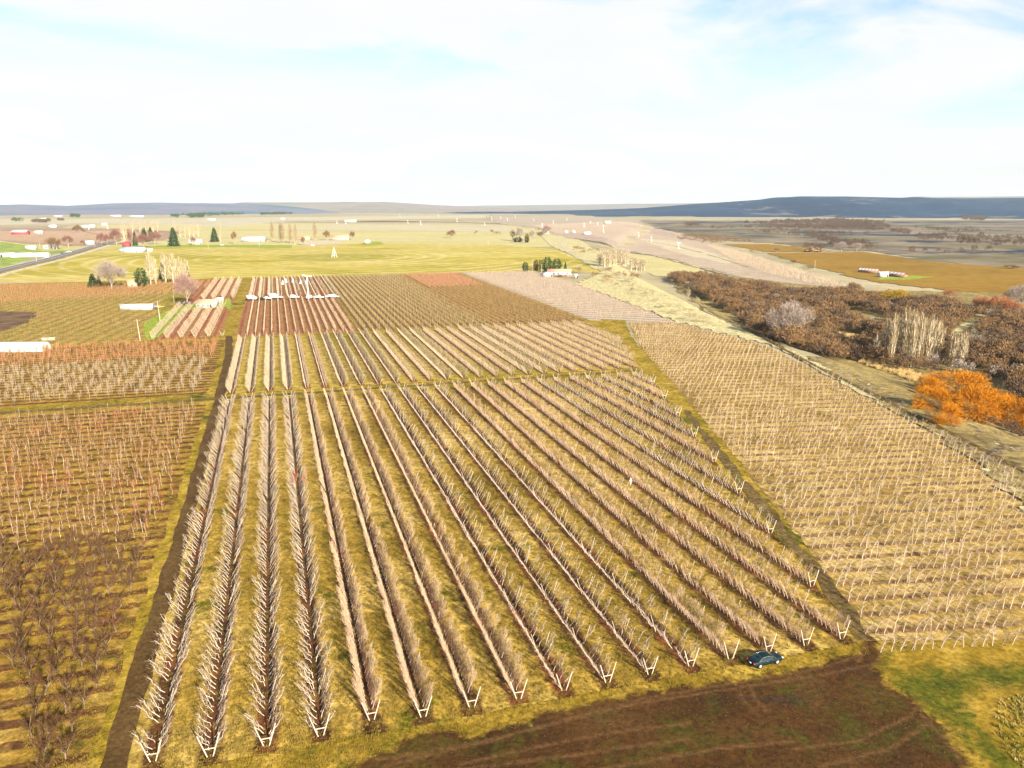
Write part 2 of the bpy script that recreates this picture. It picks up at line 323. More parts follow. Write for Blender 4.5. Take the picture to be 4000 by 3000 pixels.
# ---------------------------------------------------------------- ground sheet
def build_ground():
    rr=[2.0]
    while rr[-1]<46000:
        r=rr[-1]; rr.append(r*(1.03 if 90<r<1500 else 1.10))
    front=np.concatenate([np.arange(-60,60,1.0),np.arange(60,300,6.0)])
    A=np.radians(front); n=len(A)
    V=[(0,0,0)]
    R=np.array(rr)[:,None]; x=R*np.sin(A)[None]; y=R*np.cos(A)[None]; z=h(x,y)
    V=np.stack([x,y,z],-1).reshape(-1,3)
    Q=[(i*n+j,(i+1)*n+j,(i+1)*n+(j+1)%n,i*n+(j+1)%n) for i in range(len(rr)-1) for j in range(n)]
    V=np.concatenate([V,[[0,0,0]]]); c=len(V)-1
    Q+= [(c,j,(j+1)%n,(j+1)%n) for j in range(0)]
    Q+= [(j,(j+1)%n,(j+2)%n,c) for j in range(0,n,2)]
    o=link('ground',mesh_np('ground',V,np.array(Q),[M_ground])); o['kind']='structure'
build_ground()
_lay=[0]
def sheet(name,poly,mat,jit=0.5,step=3.0,level=None,kind='structure',smooth_noise=True):
    """flat field or track; poly in ground metres; wavering outline"""
    _lay[0]+=1; z=0.004*_lay[0]
    pts=[]; n=len(poly); ph=random.random()*10
    for i in range(n):
        a=np.array(poly[i][:2],float); b=np.array(poly[(i+1)%n][:2],float); L=np.linalg.norm(b-a); k=max(1,min(400,int(L/step)))
        nr=np.array([-(b-a)[1],(b-a)[0]])/(L+1e-9)
        for q in range(k):
            p=a+(b-a)*q/k; o=0 if q==0 else jit*(math.sin((q*step)/4.1+ph)*0.45+math.sin((q*step)/1.7+ph*2)*0.3+random.uniform(-.5,.5)); pts.append(p+nr*o)
    bm=bmesh.new(); base=level if level is not None else 0.0
    vs=[bm.verts.new((p[0],p[1],base+z)) for p in pts]; es=[bm.edges.new((vs[i],vs[(i+1)%len(vs)])) for i in range(len(vs))]
    bmesh.ops.triangle_fill(bm,use_beauty=True,edges=es)
    for f in bm.faces:
        if f.normal.z<0: f.normal_flip()
    me=bpy.data.meshes.new(name); bm.to_mesh(me); bm.free(); me.materials.append(mat)
    o=link(name,me); o['kind']=kind; return o
def drape(name,poly,mat,step=4.0):
    """sheet that follows sloping ground"""
    _lay[0]+=1; dz=0.15+0.006*_lay[0]
    P=np.array([q[:2] for q in poly]); x0,y0=P.min(0); x1,y1=P.max(0)
    xs=np.arange(x0,x1+step,step); ys=np.arange(y0,y1+step,step); gx,gy=np.meshgrid(xs,ys)
    jx=gx+rng.uniform(-.3,.3,gx.shape)*step; jy=gy+rng.uniform(-.3,.3,gx.shape)*step
    V=np.stack([jx,jy,h(jx,jy)+dz],-1).reshape(-1,3); nx=len(xs)
    cx=gx[:-1,:-1]+step/2; cy=gy[:-1,:-1]+step/2; ok=inpoly(cx,cy,[tuple(q) for q in P])
    I,J=np.nonzero(ok); a=I*nx+J
    Q=np.stack([a,a+1,a+nx+1,a+nx],-1)
    u,inv=np.unique(Q,return_inverse=True)
    o=link(name,mesh_np(name,V[u],inv.reshape(-1,4),[mat])); o['kind']='structure'; return o
def P0(*a): return [g0(x,y) for x,y in a]
def PG(*a): return [g(x,y)[:2] for x,y in a]
def ST(*a): return [st(s,t) for s,t in a]
# far fields first (lower layers), then near ones
sheet('yellow_field',P0((0,935),(300,880),(1150,872),(2000,880),(2180,905),(2150,965),(1400,962),(700,965),(300,975),(0,1000)),M_yel,3,30)
sheet('mauve_orchard_field',P0((0,878),(330,872),(880,885),(1150,862),(1900,852),(1900,840),(900,850),(0,858)),M_tan,3,60)
sheet('brown_orchard_field',P0((0,888),(460,892),(720,905),(640,940),(320,962),(80,952),(0,940)),M_bfield,2,20)
sheet('dark_field',P0((1290,866),(1700,868),(2010,876),(1960,872),(1500,862)),M_dkfield,2,20)
sheet('green_field',P0((0,944),(100,958),(170,980),(310,975),(150,1000),(0,1052)),M_gfield,2,10)
sheet('tan_field',P0((1330,878),(1950,884),(2100,905),(1500,898),(1000,898)),M_tan,2,25)
pv=P0((-300,1098),(0,1113),(400,1105),(800,1098),(1050,1086),(1300,1076),(1800,1064),(2050,1060),(2345,1064),(2338,1040),(2260,1000),(2160,972),(1950,957),(1400,953),(1150,960),(960,966),(800,962),(640,960),(480,967),(330,985),(180,1020),(0,1062),(-300,1110))
sheet('pivot_field',pv,M_pivot,2,15)
rd=[g0(-400,1160),g0(0,1056),(g0(200,1010)),g0(300,982),g0(400,953),g0(455,938)]
def ribbon_poly(c,w):
    c=[np.array(q[:2],float) for q in c]; L=[];R=[]
    for i,p in enumerate(c):
        d=c[min(i+1,len(c)-1)]-c[max(i-1,0)]; d/=np.linalg.norm(d); nn=np.array([-d[1],d[0]])
        ww=w if not isinstance(w,(list,tuple)) else w[i]; L.append(tuple(p+nn*ww/2)); R.append(tuple(p-nn*ww/2))
    return L+R[::-1]
sheet('road_shoulder',ribbon_poly([(x+6,y-2) for x,y in rd],30),M_gravel,1.5,12)
sheet('grass_strip',ribbon_poly([(x+10,y-5) for x,y in rd],9),M_grass,1.0,12)
sheet('road',ribbon_poly(rd,14),M_road,0,50)
M_paint=plain('road_paint',(0.7,0.68,0.6),0.6,0.1,1)
sheet('road_marking',ribbon_poly(rd,0.5),M_paint,0,50)
for q in ([(0,880),(460,872),(900,868)],[(560,905),(900,898),(1400,902),(2100,908)],[(300,878),(330,905),(480,938)],[(1100,862),(1290,868),(1700,866)],[(0,857),(600,852),(1100,846)],[(640,940),(900,930),(1280,925)]):
    sheet('hedge_line',ribbon_poly(P0(*q),7),M_dkfield,2,30)
# home orchard base grass
sheet('farm_grass',ST((-260,60),(-260,700),(-40,700),(165,690),(210,640),(200,420),(150,330),(140,200),(110,60)),M_grass,1,20)
sheet('young_orchard_field',ST((-205,378),(-58,378),(-60,520),(-75,700),(-245,700),(-235,380)),M_floorB3,1,6)
sheet('bare_soil_field',P0((0,1215),(150,1222),(110,1262),(0,1300),(-200,1320),(-200,1215)),M_dkfield,1.5,6)
sheet('orchard_floor',ST((-19.2,80.5),(76,80),(96,150),(127,250),(-19.2,250.5)),M_floor,0.4,2)
sheet('orchard_floor',ST((-18.8,262),(130,262),(155,374),(-18.8,374)),M_floor2,0.4,3)
sheet('orchard_floor',ST((-20,380),(36,380),(36,684),(-20,690)),M_floor3,0.4,5)
sheet('orchard_floor',ST((36.2,380),(158,380),(158,680),(36.2,684)),M_floor4,0.4,5)
sheet('orchard_floor',P0((1800,1066),(2060,1061),(2250,1112),(2500,1205),(2640,1262),(2306,1252)),M_purplef,0.5,5)
sheet('orchard_floor',ST((-58,383),(-27,383),(-27,690),(-58,690)),M_floor3,0.4,5)
CB=[(49.5,94.5),(140,99)]+P0((4140,1960),(3866,1806),(3613,1677),(3385,1552),(3233,1472),(2992,1352),(2800,1300),(2620,1258),(2455,1262))+[(55.5,330),(55,250),(54.5,180),(53,130)]
sheet('orchard_floor',CB,M_floorC,0.6,3)
sheet('orchard_floor',ST((-23.2,55),(-23.2,250),(-160,250),(-160,50)),M_floorB,0.5,3)
sheet('orchard_floor',ST((-24,264),(-24,374),(-260,374),(-260,264)),M_floorB,0.6,3)
# tracks
sheet('farm_track',ribbon_poly([st(-20.6,82),st(-20.6,90),st(-20.0,140),st(-19.8,250),st(-20.5,330),st(-23.0,384)],[3.0,2.9,2.7,3.0,3.2,3.0]),M_trackL,0.3,2)
sheet('farm_track',ribbon_poly([st(-250,256.5),st(-100,256),st(-20,256),st(60,256.5),st(128,257)],[3.6,3.4,3.2,2.4,2.6]),M_track,0.5,3)
sheet('farm_track',ribbon_poly([(50.2,99),(51.2,120),(51.0,150),(51.3,185),(52.0,225)],[2.6,2.4,3.0,2.6,1.4]),M_track,0.7,2)
sheet('farm_track',ribbon_poly([st(-22,528),st(36,528)],6),M_track,0.6,4)
sheet('farm_track',ribbon_poly([st(-20.6,40),st(-20.6,83)],3.0),M_trackL,0.3,2)
sheet('green_corner',P0((2345,1247),(2440,1252),(2470,1320),(2560,1430),(2640,1520),(2590,1500),(2500,1430),(2420,1330)),M_grass,0.6,3)
def foreground():
    st_=0.4; xs=np.arange(-60,112,st_); ys=np.arange(54,99,st_); gx,gy=np.meshgrid(xs,ys)
    wx=gx+0.35*np.sin(gy*1.3+gx*.4)+0.25*np.sin(gx*2.1); wy=gy+0.35*np.sin(gx*1.1)+0.25*np.sin(gy*2.3+gx)
    def mask(px,blur):
        m=inpoly(wx,wy,P0(*px)).astype(float)
        for _ in range(blur):
            q=np.pad(m,1,mode='edge'); m=(q[:-2,1:-1]+q[2:,1:-1]+q[1:-1,:-2]+q[1:-1,2:]+q[1:-1,1:-1])/5
        return m
    soil=mask([(900,3300),(1340,3010),(1560,2925),(1590,2870),(1700,2840),(1790,2860),(1800,2895),(2100,2800),(2420,2720),(2780,2672),(3080,2632),(3290,2575),(3390,2540),(3420,2560),(3440,2640),(3560,2740),(3680,2850),(3760,2950),(3850,3100),(3900,3300)],14)
    soil2=mask([(3180,2700),(3440,2560),(3420,2480),(3300,2400),(3230,2440),(3370,2500),(3380,2560),(3100,2640)],3)
    green=0.85*mask([(3420,2640),(3560,2620),(3800,2600),(4100,2590),(4100,2690),(3800,2700),(3770,2800),(3830,2880),(3960,2950),(4200,3100),(4200,3250),(4060,3160),(3900,3040),(3740,2880),(3560,2760)],22)*1.15
    ditch=mask([(3740,2790),(3800,2850),(3830,2900),(3900,3000),(4060,3130),(4080,3110),(3920,2970),(3850,2870),(3800,2800)],1)
    rut=np.zeros(gx.shape)
    RL=[[(1250,2985),(1560,2960),(1900,2905),(2300,2790),(2500,2735),(2900,2668),(3200,2615),(3370,2560)],[(1500,3000),(1750,2935),(2100,2850),(2500,2750),(2950,2680),(3220,2640),(3400,2600)],[(2890,2700),(2900,2740),(2940,2780)],[(2935,2690),(2950,2740),(3000,2785)],[(3400,2620),(3440,2570),(3425,2480),(3340,2400)],[(3350,2590),(3385,2540),(3370,2470),(3300,2390)],[(1800,2990),(2300,2880),(2700,2830)],[(3100,2930),(3350,2900),(3560,2800),(3600,2740)],[(3200,3000),(3480,2930),(3640,2820)],[(2300,3020),(2800,2930),(3100,2900)],[(1600,3040),(2200,2960),(2700,2890)],[(3600,2800),(3700,2900),(3780,3020)]]
    for L_ in RL:
        P=P0(*L_)
        for i in range(len(P)-1):
            (x1,y1),(x2,y2)=P[i],P[i+1]; dx,dy=x2-x1,y2-y1; t=np.clip(((gx-x1)*dx+(gy-y1)*dy)/(dx*dx+dy*dy),0,1); d=np.hypot(gx-x1-t*dx,gy-y1-t*dy); rut=np.maximum(rut,np.clip(1-d/.42,0,1))
    tt=gx*DX+gy*DY
    ok=((tt<80.2)|(gy<94.3))&((gx>46)|(tt<80.2))
    okc=ok[:-1,:-1]&ok[1:,1:]; nx=len(xs); I,J=np.nonzero(okc); a=I*nx+J; Q=np.stack([a,a+1,a+nx+1,a+nx],-1)
    _lay[0]+=1; z=0.004*_lay[0]+0.03-0.03*rut
    V=np.stack([gx,gy,z+.11*0+np.zeros(gx.shape)],-1).reshape(-1,3); 
    u,inv=np.unique(Q,return_inverse=True)
    m,N,L,b=newmat('foreground_soil_and_grass',0.95,0.1); p=posn(N)
    def col(cols,sc,pos=None): return ramp(N,L,noise(N,L,p,sc,6,0.62,0.4),cols,pos)
    at=N.new('ShaderNodeAttribute'); at.attribute_name='mix'; sp=N.new('ShaderNodeSeparateColor'); L.new(at.outputs['Color'],sp.inputs[0])
    nz=noise(N,L,p,0.55,7,0.75,0.4)
    def th(ch,lo,hi,amt=1.1):
        v=mth(N,L,'ADD',ch,mth(N,L,'MULTIPLY',mth(N,L,'SUBTRACT',nz,0.5),amt)); return ramp(N,L,v,[(0,0,0),(1,1,1)],[lo,hi])
    grass=col([(0.14,0.100,0.007),(0.30,0.190,0.018),(0.48,0.315,0.055)],0.16)
    grass=mixc(N,L,ramp(N,L,noise(N,L,p,0.08,6,0.65,0.5),[(0,0,0),(1,1,1)],[0.56,0.66]),grass,(0.075,0.078,0.005))
    gr=col([(0.20,0.15,0.015),(0.055,0.070,0.005),(0.13,0.12,0.009),(0.05,0.075,0.004)],0.45)
    so_=col([(0.042,0.021,0.006),(0.074,0.033,0.008),(0.105,0.055,0.016)],0.07)
    so_=mixc(N,L,ramp(N,L,noise(N,L,p,0.16,7,0.7,0.6),[(0,0,0),(1,1,1)],[0.50,0.66]),so_,(0.062,0.056,0.007))
    so_=mixc(N,L,ramp(N,L,noise(N,L,p,0.09,7,0.7,0.3,(0.4,1.6,1,0.2)),[(0,0,0),(1,1,1)],[0.60,0.70]),so_,(0.035,0.028,0.022))
    c=mixc(N,L,th(sp.outputs[1],0.30,0.95,2.2),grass,gr)
    c=mixc(N,L,th(sp.outputs[0],0.28,0.72,2.0),c,so_)
    c=mixc(N,L,mth(N,L,'MULTIPLY',sp.outputs[2],0.8),c,(0.15,0.075,0.027))
    f=ramp(N,L,noise(N,L,p,1.4,7,0.8),[(0.45,)*3,(1.55,)*3],[0.34,0.66]); c=mixc(N,L,1.0,c,f,'MULTIPLY')
    c=mixc(N,L,1.0,c,(0.86,)*3,'MULTIPLY'); L.new(c,b.inputs['Base Color']); bump(N,L,b,noise(N,L,p,1.3,8,0.8),0.9,0.22)
    o=link('dirt_field',mesh_np('dirt_field',V[u],inv.reshape(-1,4),[m])); o['kind']='structure'
    ca=o.data.color_attributes.new('mix','FLOAT_COLOR','POINT'); C=np.stack([np.clip(soil+soil2*.7,0,1)*(1-ditch),np.clip(green+ditch,0,1),rut*np.clip(soil+soil2+.15,0,1),np.ones(gx.shape)],-1).reshape(-1,4)[u]
    ca.data.foreach_set('color',C.astype(np.float32).ravel())
foreground()
# bluff and valley
drape('straw_slope',PG((2345,1064),(2240,1000),(2150,960),(2110,920),(2230,915),(2330,980),(2480,1080),(2620,1150),(2800,1240),(3050,1355),(3250,1440),(3500,1560),(4000,1790),(4300,1950),(4300,2150),(4000,2010),(3860,1800),(3613,1675),(3385,1548),(3233,1466),(2992,1346),(2640,1258),(2500,1200),(2250,1110)),M_straw,4)
drape('scrub_slope',PG((3150,1395),(3400,1440),(3600,1560),(3800,1640),(4300,1830),(4300,2140),(4100,2050),(3900,1870),(3650,1700),(3450,1580),(3300,1490)),M_scrub,2.5)
bank=[(2060,905),(2200,925),(2300,985),(2420,1052),(2560,1100),(2700,1150),(2850,1225),(2960,1285),(3060,1340)]
mauve=PG((2080,880),(2480,872),(2700,925),(2900,985),(3130,1062),(3340,1130),(3300,1130),(3060,1120),(2870,1080),(2720,1040),(2560,1000),(2380,955),(2200,930))
drape('mauve_hillside_field',mauve,M_purplef,12)
drape('pale_hillside_field',PG((1900,845),(2500,858),(2560,890),(2480,880),(2080,888),(1950,876)),M_purplef,25)
drape('yellow_field',PG((2440,990),(2560,1000),(2720,1042),(2760,1062),(2680,1085),(2560,1080),(2480,1040)),M_yel,5)
M_mauve2=groundmat('grey_mauve_orchard_floor',[(0.33,0.255,0.21),(0.40,0.31,0.26)],0.01,0.1,bd=0.1,fine=(0.8,1.2))
drape('mauve_hillside_field',PG((2170,915),(2260,908),(2380,935),(2470,965),(2440,972),(2300,940),(2210,925)),M_mauve2,8)
drape('mauve_hillside_field',PG((2420,880),(2560,895),(2720,935),(2780,950),(2640,930),(2500,905)),M_mauve2,10)
drape('pale_hillside_field',PG((2480,930),(2620,940),(2790,990),(2900,1030),(2820,1030),(2640,985)),M_tan,8)
drape('hedge_line',ribbon_poly(PG((2100,895),(2290,905),(2460,925),(2640,962),(2800,1005),(2920,1045)),[2.5]*6),M_dkfield,3)
drape('hedge_line',ribbon_poly(PG((2240,930),(2380,960),(2560,1002),(2720,1046),(2870,1085),(3000,1108)),[3]*6),M_dkfield,2.5)
drape('hedge_line',ribbon_poly(PG((2150,905),(2230,930),(2330,948),(2460,985)),[3]*4),M_dkfield,3)
drape('ochre_field',PG((2990,989),(3180,988),(3380,985),(3560,1012),(3700,1030),(4000,1048),(4400,1060),(4400,1160),(4000,1160),(3700,1135),(3480,1110),(3400,1098),(3200,1050)),M_orangef,8)
drape('ochre_field',PG((2830,955),(3000,955),(3220,975),(3150,986),(2980,983)),M_orangef,8)
drape('sage_plain',PG((2500,862),(4500,860),(4500,1056),(4000,1046),(3700,1028),(3560,1010),(3380,982),(3200,970),(3000,950),(2760,935),(2560,890)),M_sage,28)
drape('valley_floor',PG((2640,1060),(2870,1082),(3340,1135),(3700,1140),(4400,1170),(4400,1900),(4000,1700),(3700,1620),(3500,1500),(3300,1420),(3000,1320),(2800,1230),(2640,1130)),M_scrub,5)
drape('creek_path',ribbon_poly(PG((3680,1330),(3730,1300),(3790,1265),(3850,1248),(3790,1215),(3750,1205)),[5,5,6,5,4,4]),M_straw,1.5)
drape('cart_path',ribbon_poly(PG((2735,1165),(2745,1195),(2740,1215),(2800,1240),(2900,1285),(2995,1330),(3130,1405),(3300,1490),(3500,1590),(3700,1690),(4050,1870)),[2,2,2,2,2,2,2,2,2,2,2]),M_track,0.8)
drape('cart_path',ribbon_poly(PG((2180,935),(2220,985),(2300,1025),(2380,1055),(2480,1100)),[5,5,4,4,3]),M_gravel,3)
# ---------------------------------------------------------------- far hills
def hill(name,prof,r0,r1,mat,r2=None,base=-9):
    """prof: list of (X, Ytop) in the photo; rises from r0 to the crest at r1"""
    r2=r2 or r1*1.25; X=np.linspace(prof[0][0],prof[-1][0],160); Y=np.interp(X,[a for a,_ in prof],[b for _,b in prof])
    rows=[0,.15,.3,.45,.6,.75,.88,1,1.15,1.4]; V=[]
    for k,q in enumerate(rows):
        for i,x in enumerate(X):
            az=math.atan2(x*.256-512,F*cP+(384-V0)*sP)
            zc=HC+(803-Y[i])*.256*r1/(F*1.05); n=math.sin(x*0.011+k)*0.05+math.sin(x*0.034+2*k)*0.03
            e=1 if q<=1 else max(0,1-(q-1)/0.4)
            f=min(1,q)**1.1; f=f*f*(3-2*f) if q<1 else e
            z=base+(zc-base)*max(0,f+(n if 0<q<1 else 0))
            r=r0+(r1-r0)*q*(1+0.02*math.sin(x*.02)); V.append((r*math.sin(az),r*math.cos(az),z))
    n=len(X); Q=[(k*n+i,k*n+i+1,(k+1)*n+i+1,(k+1)*n+i) for k in range(len(rows)-1) for i in range(n-1)]
    o=link(name,mesh_np(name,V,Q,[mat],smooth=True)); o['kind']='structure'; return o
M_mesa=groundmat('cloud_shaded_sage_hill',[(0.003,0.022,0.07),(0.008,0.04,0.10),(0.05,0.085,0.12)],0.0025,0.02,stretch=(0.35,0.6,1,0),bd=2,fine=(0.6,1.4),patch=((0.15,0.14,0.15),0.003,0.57))  # cloud shadow and the blue of distant air painted into the hill colour
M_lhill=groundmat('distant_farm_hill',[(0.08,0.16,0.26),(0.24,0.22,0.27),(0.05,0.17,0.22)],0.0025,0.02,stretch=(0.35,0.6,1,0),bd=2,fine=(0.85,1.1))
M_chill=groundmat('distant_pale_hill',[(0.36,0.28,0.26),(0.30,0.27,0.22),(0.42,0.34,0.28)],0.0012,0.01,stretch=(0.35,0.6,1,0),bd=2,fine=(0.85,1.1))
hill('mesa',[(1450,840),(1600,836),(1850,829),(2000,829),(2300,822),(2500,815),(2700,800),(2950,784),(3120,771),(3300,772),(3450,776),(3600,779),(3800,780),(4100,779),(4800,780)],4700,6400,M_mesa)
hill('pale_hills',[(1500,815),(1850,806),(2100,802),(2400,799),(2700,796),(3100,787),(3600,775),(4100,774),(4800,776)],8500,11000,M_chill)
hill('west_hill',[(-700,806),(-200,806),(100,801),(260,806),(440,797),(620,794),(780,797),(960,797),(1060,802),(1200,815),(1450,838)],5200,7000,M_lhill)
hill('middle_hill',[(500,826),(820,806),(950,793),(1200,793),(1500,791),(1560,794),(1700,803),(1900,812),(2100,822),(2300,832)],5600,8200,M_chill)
# ---------------------------------------------------------------- tree templates
def nrm(v): v=np.asarray(v,float); return v/(np.linalg.norm(v)+1e-9)
def wob(p0,p1,n,amp,r0,r1):
    P=[];R=[]
    for i in range(n+1):
        q=i/n; p=np.array(p0)*(1-q)+np.array(p1)*q
        if 0<i<n: p=p+rng.normal(size=3)*amp
        P.append(p); R.append(r0*(1-q)+r1*q)
    return P,R
def t_limb(lod=0):
    """V-trellis tree leaning to local +X, row runs along local Y"""
    t=T(); ht=rng.uniform(2.6,3.2); yo=rng.uniform(.25,.75); b0=0.3
    top=(b0+ht*0.62,yo,ht); P,R=wob((b0,0,0),top,5 if lod==0 else 3,0.15,0.068,0.026)
    P[1][0]+=-0.02; t.tube(P,R,4 if lod==0 else 3,0)
    nb=5 if lod==0 else 3
    for i in range(nb):
        q=0.25+0.65*i/nb; p=np.array(P[0])*(1-q)+np.array(top)*q; sg=1 if i%2 else -1
        e=p+np.array([rng.uniform(.1,.5),sg*rng.uniform(.4,.9)+.3,rng.uniform(.45,.9)]); 
        PP,RR=wob(p,e,2 if lod==0 else 1,0.09,0.036,0.014); t.tube(PP,RR,3,0)
    for i in range(26 if lod==0 else 8):
        q=rng.uniform(.3,1); p=np.array(P[0])*(1-q)+np.array(top)*q+rng.normal(size=3)*[.12,.3,.1]
        e=p+nrm(rng.normal(size=3)*[.5,.9,.4]+[.35,.1,.7])*rng.uniform(.3,.75)
        t.tw(p,e,0.028 if lod==0 else .05,0.01,1)
    return t.done()
def t_fan(lod=0):
    t=T(); b0=0.28; ht=rng.uniform(3.0,3.6); ln=0.40
    P,R=wob((b0,0,0),(b0+0.5*ln+.05,rng.uniform(-.15,.15),0.75),2,0.03,0.06,0.045); t.tube(P,R,4,0)
    c=np.array(P[-1])
    for i in range(5 if lod==0 else 3):
        y=rng.uniform(-.55,.55); e=(b0+ln*ht,y*1.1,ht*rng.uniform(.8,1)); PP,RR=wob(c,e,3 if lod==0 else 1,0.07,0.032,0.012); t.tube(PP,RR,3,0)
    for i in range(78 if lod==0 else 24):
        y=rng.uniform(-.65,.65); z=rng.uniform(.5,2.8); p=np.array([b0+ln*z+rng.normal()*.12,y,z]); e=p+np.array([.12+rng.normal()*.2,rng.normal()*.2,rng.uniform(.35,.85)])
        t.tw(p,e,0.020 if lod==0 else .040,0.008,1)
    return t.done()
def t_vase(lod=0):
    t=T(); P,R=wob((0,0,0),(rng.normal()*.12,rng.normal()*.12,0.8),2,0.04,0.13,0.11); t.tube(P,R,5 if lod==0 else 4,0) if lod else t.tube(P,R,4,0)
    c=np.array(P[-1]); k=rng.integers(4,6)
    for i in range(k):
        a=6.28*i/k+rng.uniform(-.4,.4); rr=rng.uniform(.9,1.5); e=c+np.array([rr*math.cos(a),rr*math.sin(a),rng.uniform(1.5,2.5)])
        PP,RR=wob(c,e,4 if lod==0 else 2,0.13,0.075,0.028); t.tube(PP,RR,4 if lod==0 else 3,0)
        for j in range(3 if lod==0 else 1):
            q=rng.uniform(.35,.9); p=c*(1-q)+e*q; f=p+nrm([math.cos(a+rng.normal()),math.sin(a+rng.normal()),.9])*rng.uniform(.6,1.1)
            P2,R2=wob(p,f,2,0.06,0.036,0.014); t.tube(P2,R2,3,0)
            for _ in range(22 if lod==0 else 6):
                q2=rng.uniform(.1,1); s=p*(1-q2)+f*q2; t.tw(s,s+nrm(rng.normal(size=3)*.7+[0,0,.6])*rng.uniform(.35,.8),.026 if lod==0 else .04,.01,1)
        for _ in range(26 if lod==0 else 6):
            q2=rng.uniform(.3,1); s=c*(1-q2)+e*q2; t.tw(s,s+nrm(rng.normal(size=3)*.7+[0,0,.6])*rng.uniform(.35,.8),.026 if lod==0 else .04,.01,1)
    return t.done()
def t_lean(lod=0):
    """leaning trellis tree, leans to local +X with a bent top"""
    t=T(); k=rng.uniform(.6,1.1); P=[(0,0,0),(.12,0,.55),(.30,rng.normal()*.06,1.15),(.62*k,rng.normal()*.1,1.7),(1.1*k,rng.normal()*.12,2.15)]; R=[.075,.062,.055,.045,.024]
    t.tube(P,R,4 if lod==0 else 3,0)
    for i in range(4 if lod==0 else 2):
        p=np.array(P[2+i%3]); e=p+np.array([rng.uniform(-.3,.5),rng.uniform(-.7,.7),rng.uniform(.2,.6)]); PP,RR=wob(p,e,2 if lod==0 else 1,.05,.032,.014); t.tube(PP,RR,3,0)
    for i in range(40 if lod==0 else 16):
        p=np.array(P[rng.integers(1,5)])+rng.normal(size=3)*.15; e=p+nrm(rng.normal(size=3)+[.3,0,.5])*rng.uniform(.3,.7); t.tw(p,e+np.array([.15,0,0]),.030 if lod==0 else .055,.012,1)
    return t.done()
def t_slim(lod=0):
    t=T(); ht=rng.uniform(2.2,3.0); P,R=wob((0,0,0),(rng.normal()*.2,rng.normal()*.2,ht),3,0.1,0.06,0.02); t.tube(P,R,4 if lod==0 else 3,0)
    for i in range(5 if lod==0 else 2):
        q=rng.uniform(.35,.9); p=np.array(P[0])*(1-q)+np.array(P[-1])*q; a=rng.uniform(0,6.28); e=p+np.array([.6*math.cos(a),.6*math.sin(a),rng.uniform(.3,.7)]); t.tube([p,e],[.03,.012],3,0)
    for i in range(60 if lod==0 else 30):
        p=np.array([0,0,rng.uniform(.8,ht)])+rng.normal(size=3)*[.35,.35,.1]; t.tw(p,p+nrm(rng.normal(size=3)+[0,0,.5])*rng.uniform(.3,.7),.045 if lod==0 else .075,.015,1)
    return t.done()
def t_far(ht=2.8,w=1.0,n=9,vert=1.6,flat=False):
    t=T(); t.tube([(0,0,0),(0,0,ht*.55)],[.06,.04],3,0)
    for i in range(n):
        p=np.array([rng.normal()*(0.05 if flat else w*.28),rng.uniform(-w,w)*.5,rng.uniform(.25,.7)*ht]); e=p+nrm(rng.normal(size=3)*[.3 if flat else .8,.8,.3]+[0,0,vert])*ht*rng.uniform(.25,.45); t.rib(p,e,.10,.04,1)
    return t.done()
def crown_tree(nr=700,trunk=True,shape='round',wt=0.10,limbs=9,th=.2):
    """unit tree: height 1, radius ~0.5; mat 0 wood, 1 twigs. twigs in clumps with gaps"""
    t=T()
    if trunk: t.tube([(0,0,0),(.01,.0,.16),(-.01,.01,.34)],[.035*th/.2,.028*th/.2,.02*th/.2],4,0)
    cl=[]
    for i in range(limbs):
        a=6.28*i/limbs*1.6+rng.normal()*.3; 
        if shape=='round': el=rng.uniform(.1,1.35); r=rng.uniform(.24,.40)
        elif shape=='low': el=rng.uniform(-.75,1.35); r=rng.uniform(.2,.38)
        else: el=rng.uniform(.0,1.3); r=rng.uniform(.22,.44)
        c=np.array([math.cos(a)*math.cos(el)*r*1.15,math.sin(a)*math.cos(el)*r*1.15,(.42 if shape=='round' else .3)+math.sin(el)*r*1.2])
        cl.append((c,rng.uniform(.13,.22))); 
        if trunk: P,R=wob((0,0,rng.uniform(.12,.3)),c,3,.015,.013,.004); t.tube(P,R,3,0)
    for i in range(nr):
        c,r=cl[rng.integers(len(cl))]; d=nrm(rng.normal(size=3)); p=c+d*r*rng.uniform(.25,1.0)**.6; o=nrm(p-np.array([0,0,.3]))
        e=p+nrm(o*.9+rng.normal(size=3)*.55+[0,0,.25])*rng.uniform(.05,.12); 
        if p[2]<.03: continue
        t.rib(p,e,wt*.12,wt*.04,1)
    return t.done()
def poplar(nr=420,rad=.085,trunk=True):
    t=T(); t.tube([(0,0,0),(.004,0,.45),(0,.003,.97)],[.013,.009,.002],4,0)
    for i in range(16):
        z=rng.uniform(.08,.7); a=rng.uniform(0,6.28); t.tube([(0,0,z),(rad*.6*math.cos(a),rad*.6*math.sin(a),z+.10),(rad*.8*math.cos(a),rad*.8*math.sin(a),z+.24)],[.005,.004,.0015],3,0)
    for i in range(nr):
        z=rng.beta(1.5,1.5)*.86+.07; rr=rad*(math.sin(math.pi*min(1,(z+.05))**.8))**.6*rng.uniform(.2,1); a=rng.uniform(0,6.28)
        p=np.array([rr*math.cos(a),rr*math.sin(a),z]); t.rib(p,p+np.array([.012*math.cos(a),.012*math.sin(a),rng.uniform(.05,.12)])+rng.normal(size=3)*.006,.006,.002,1)
    return t.done()
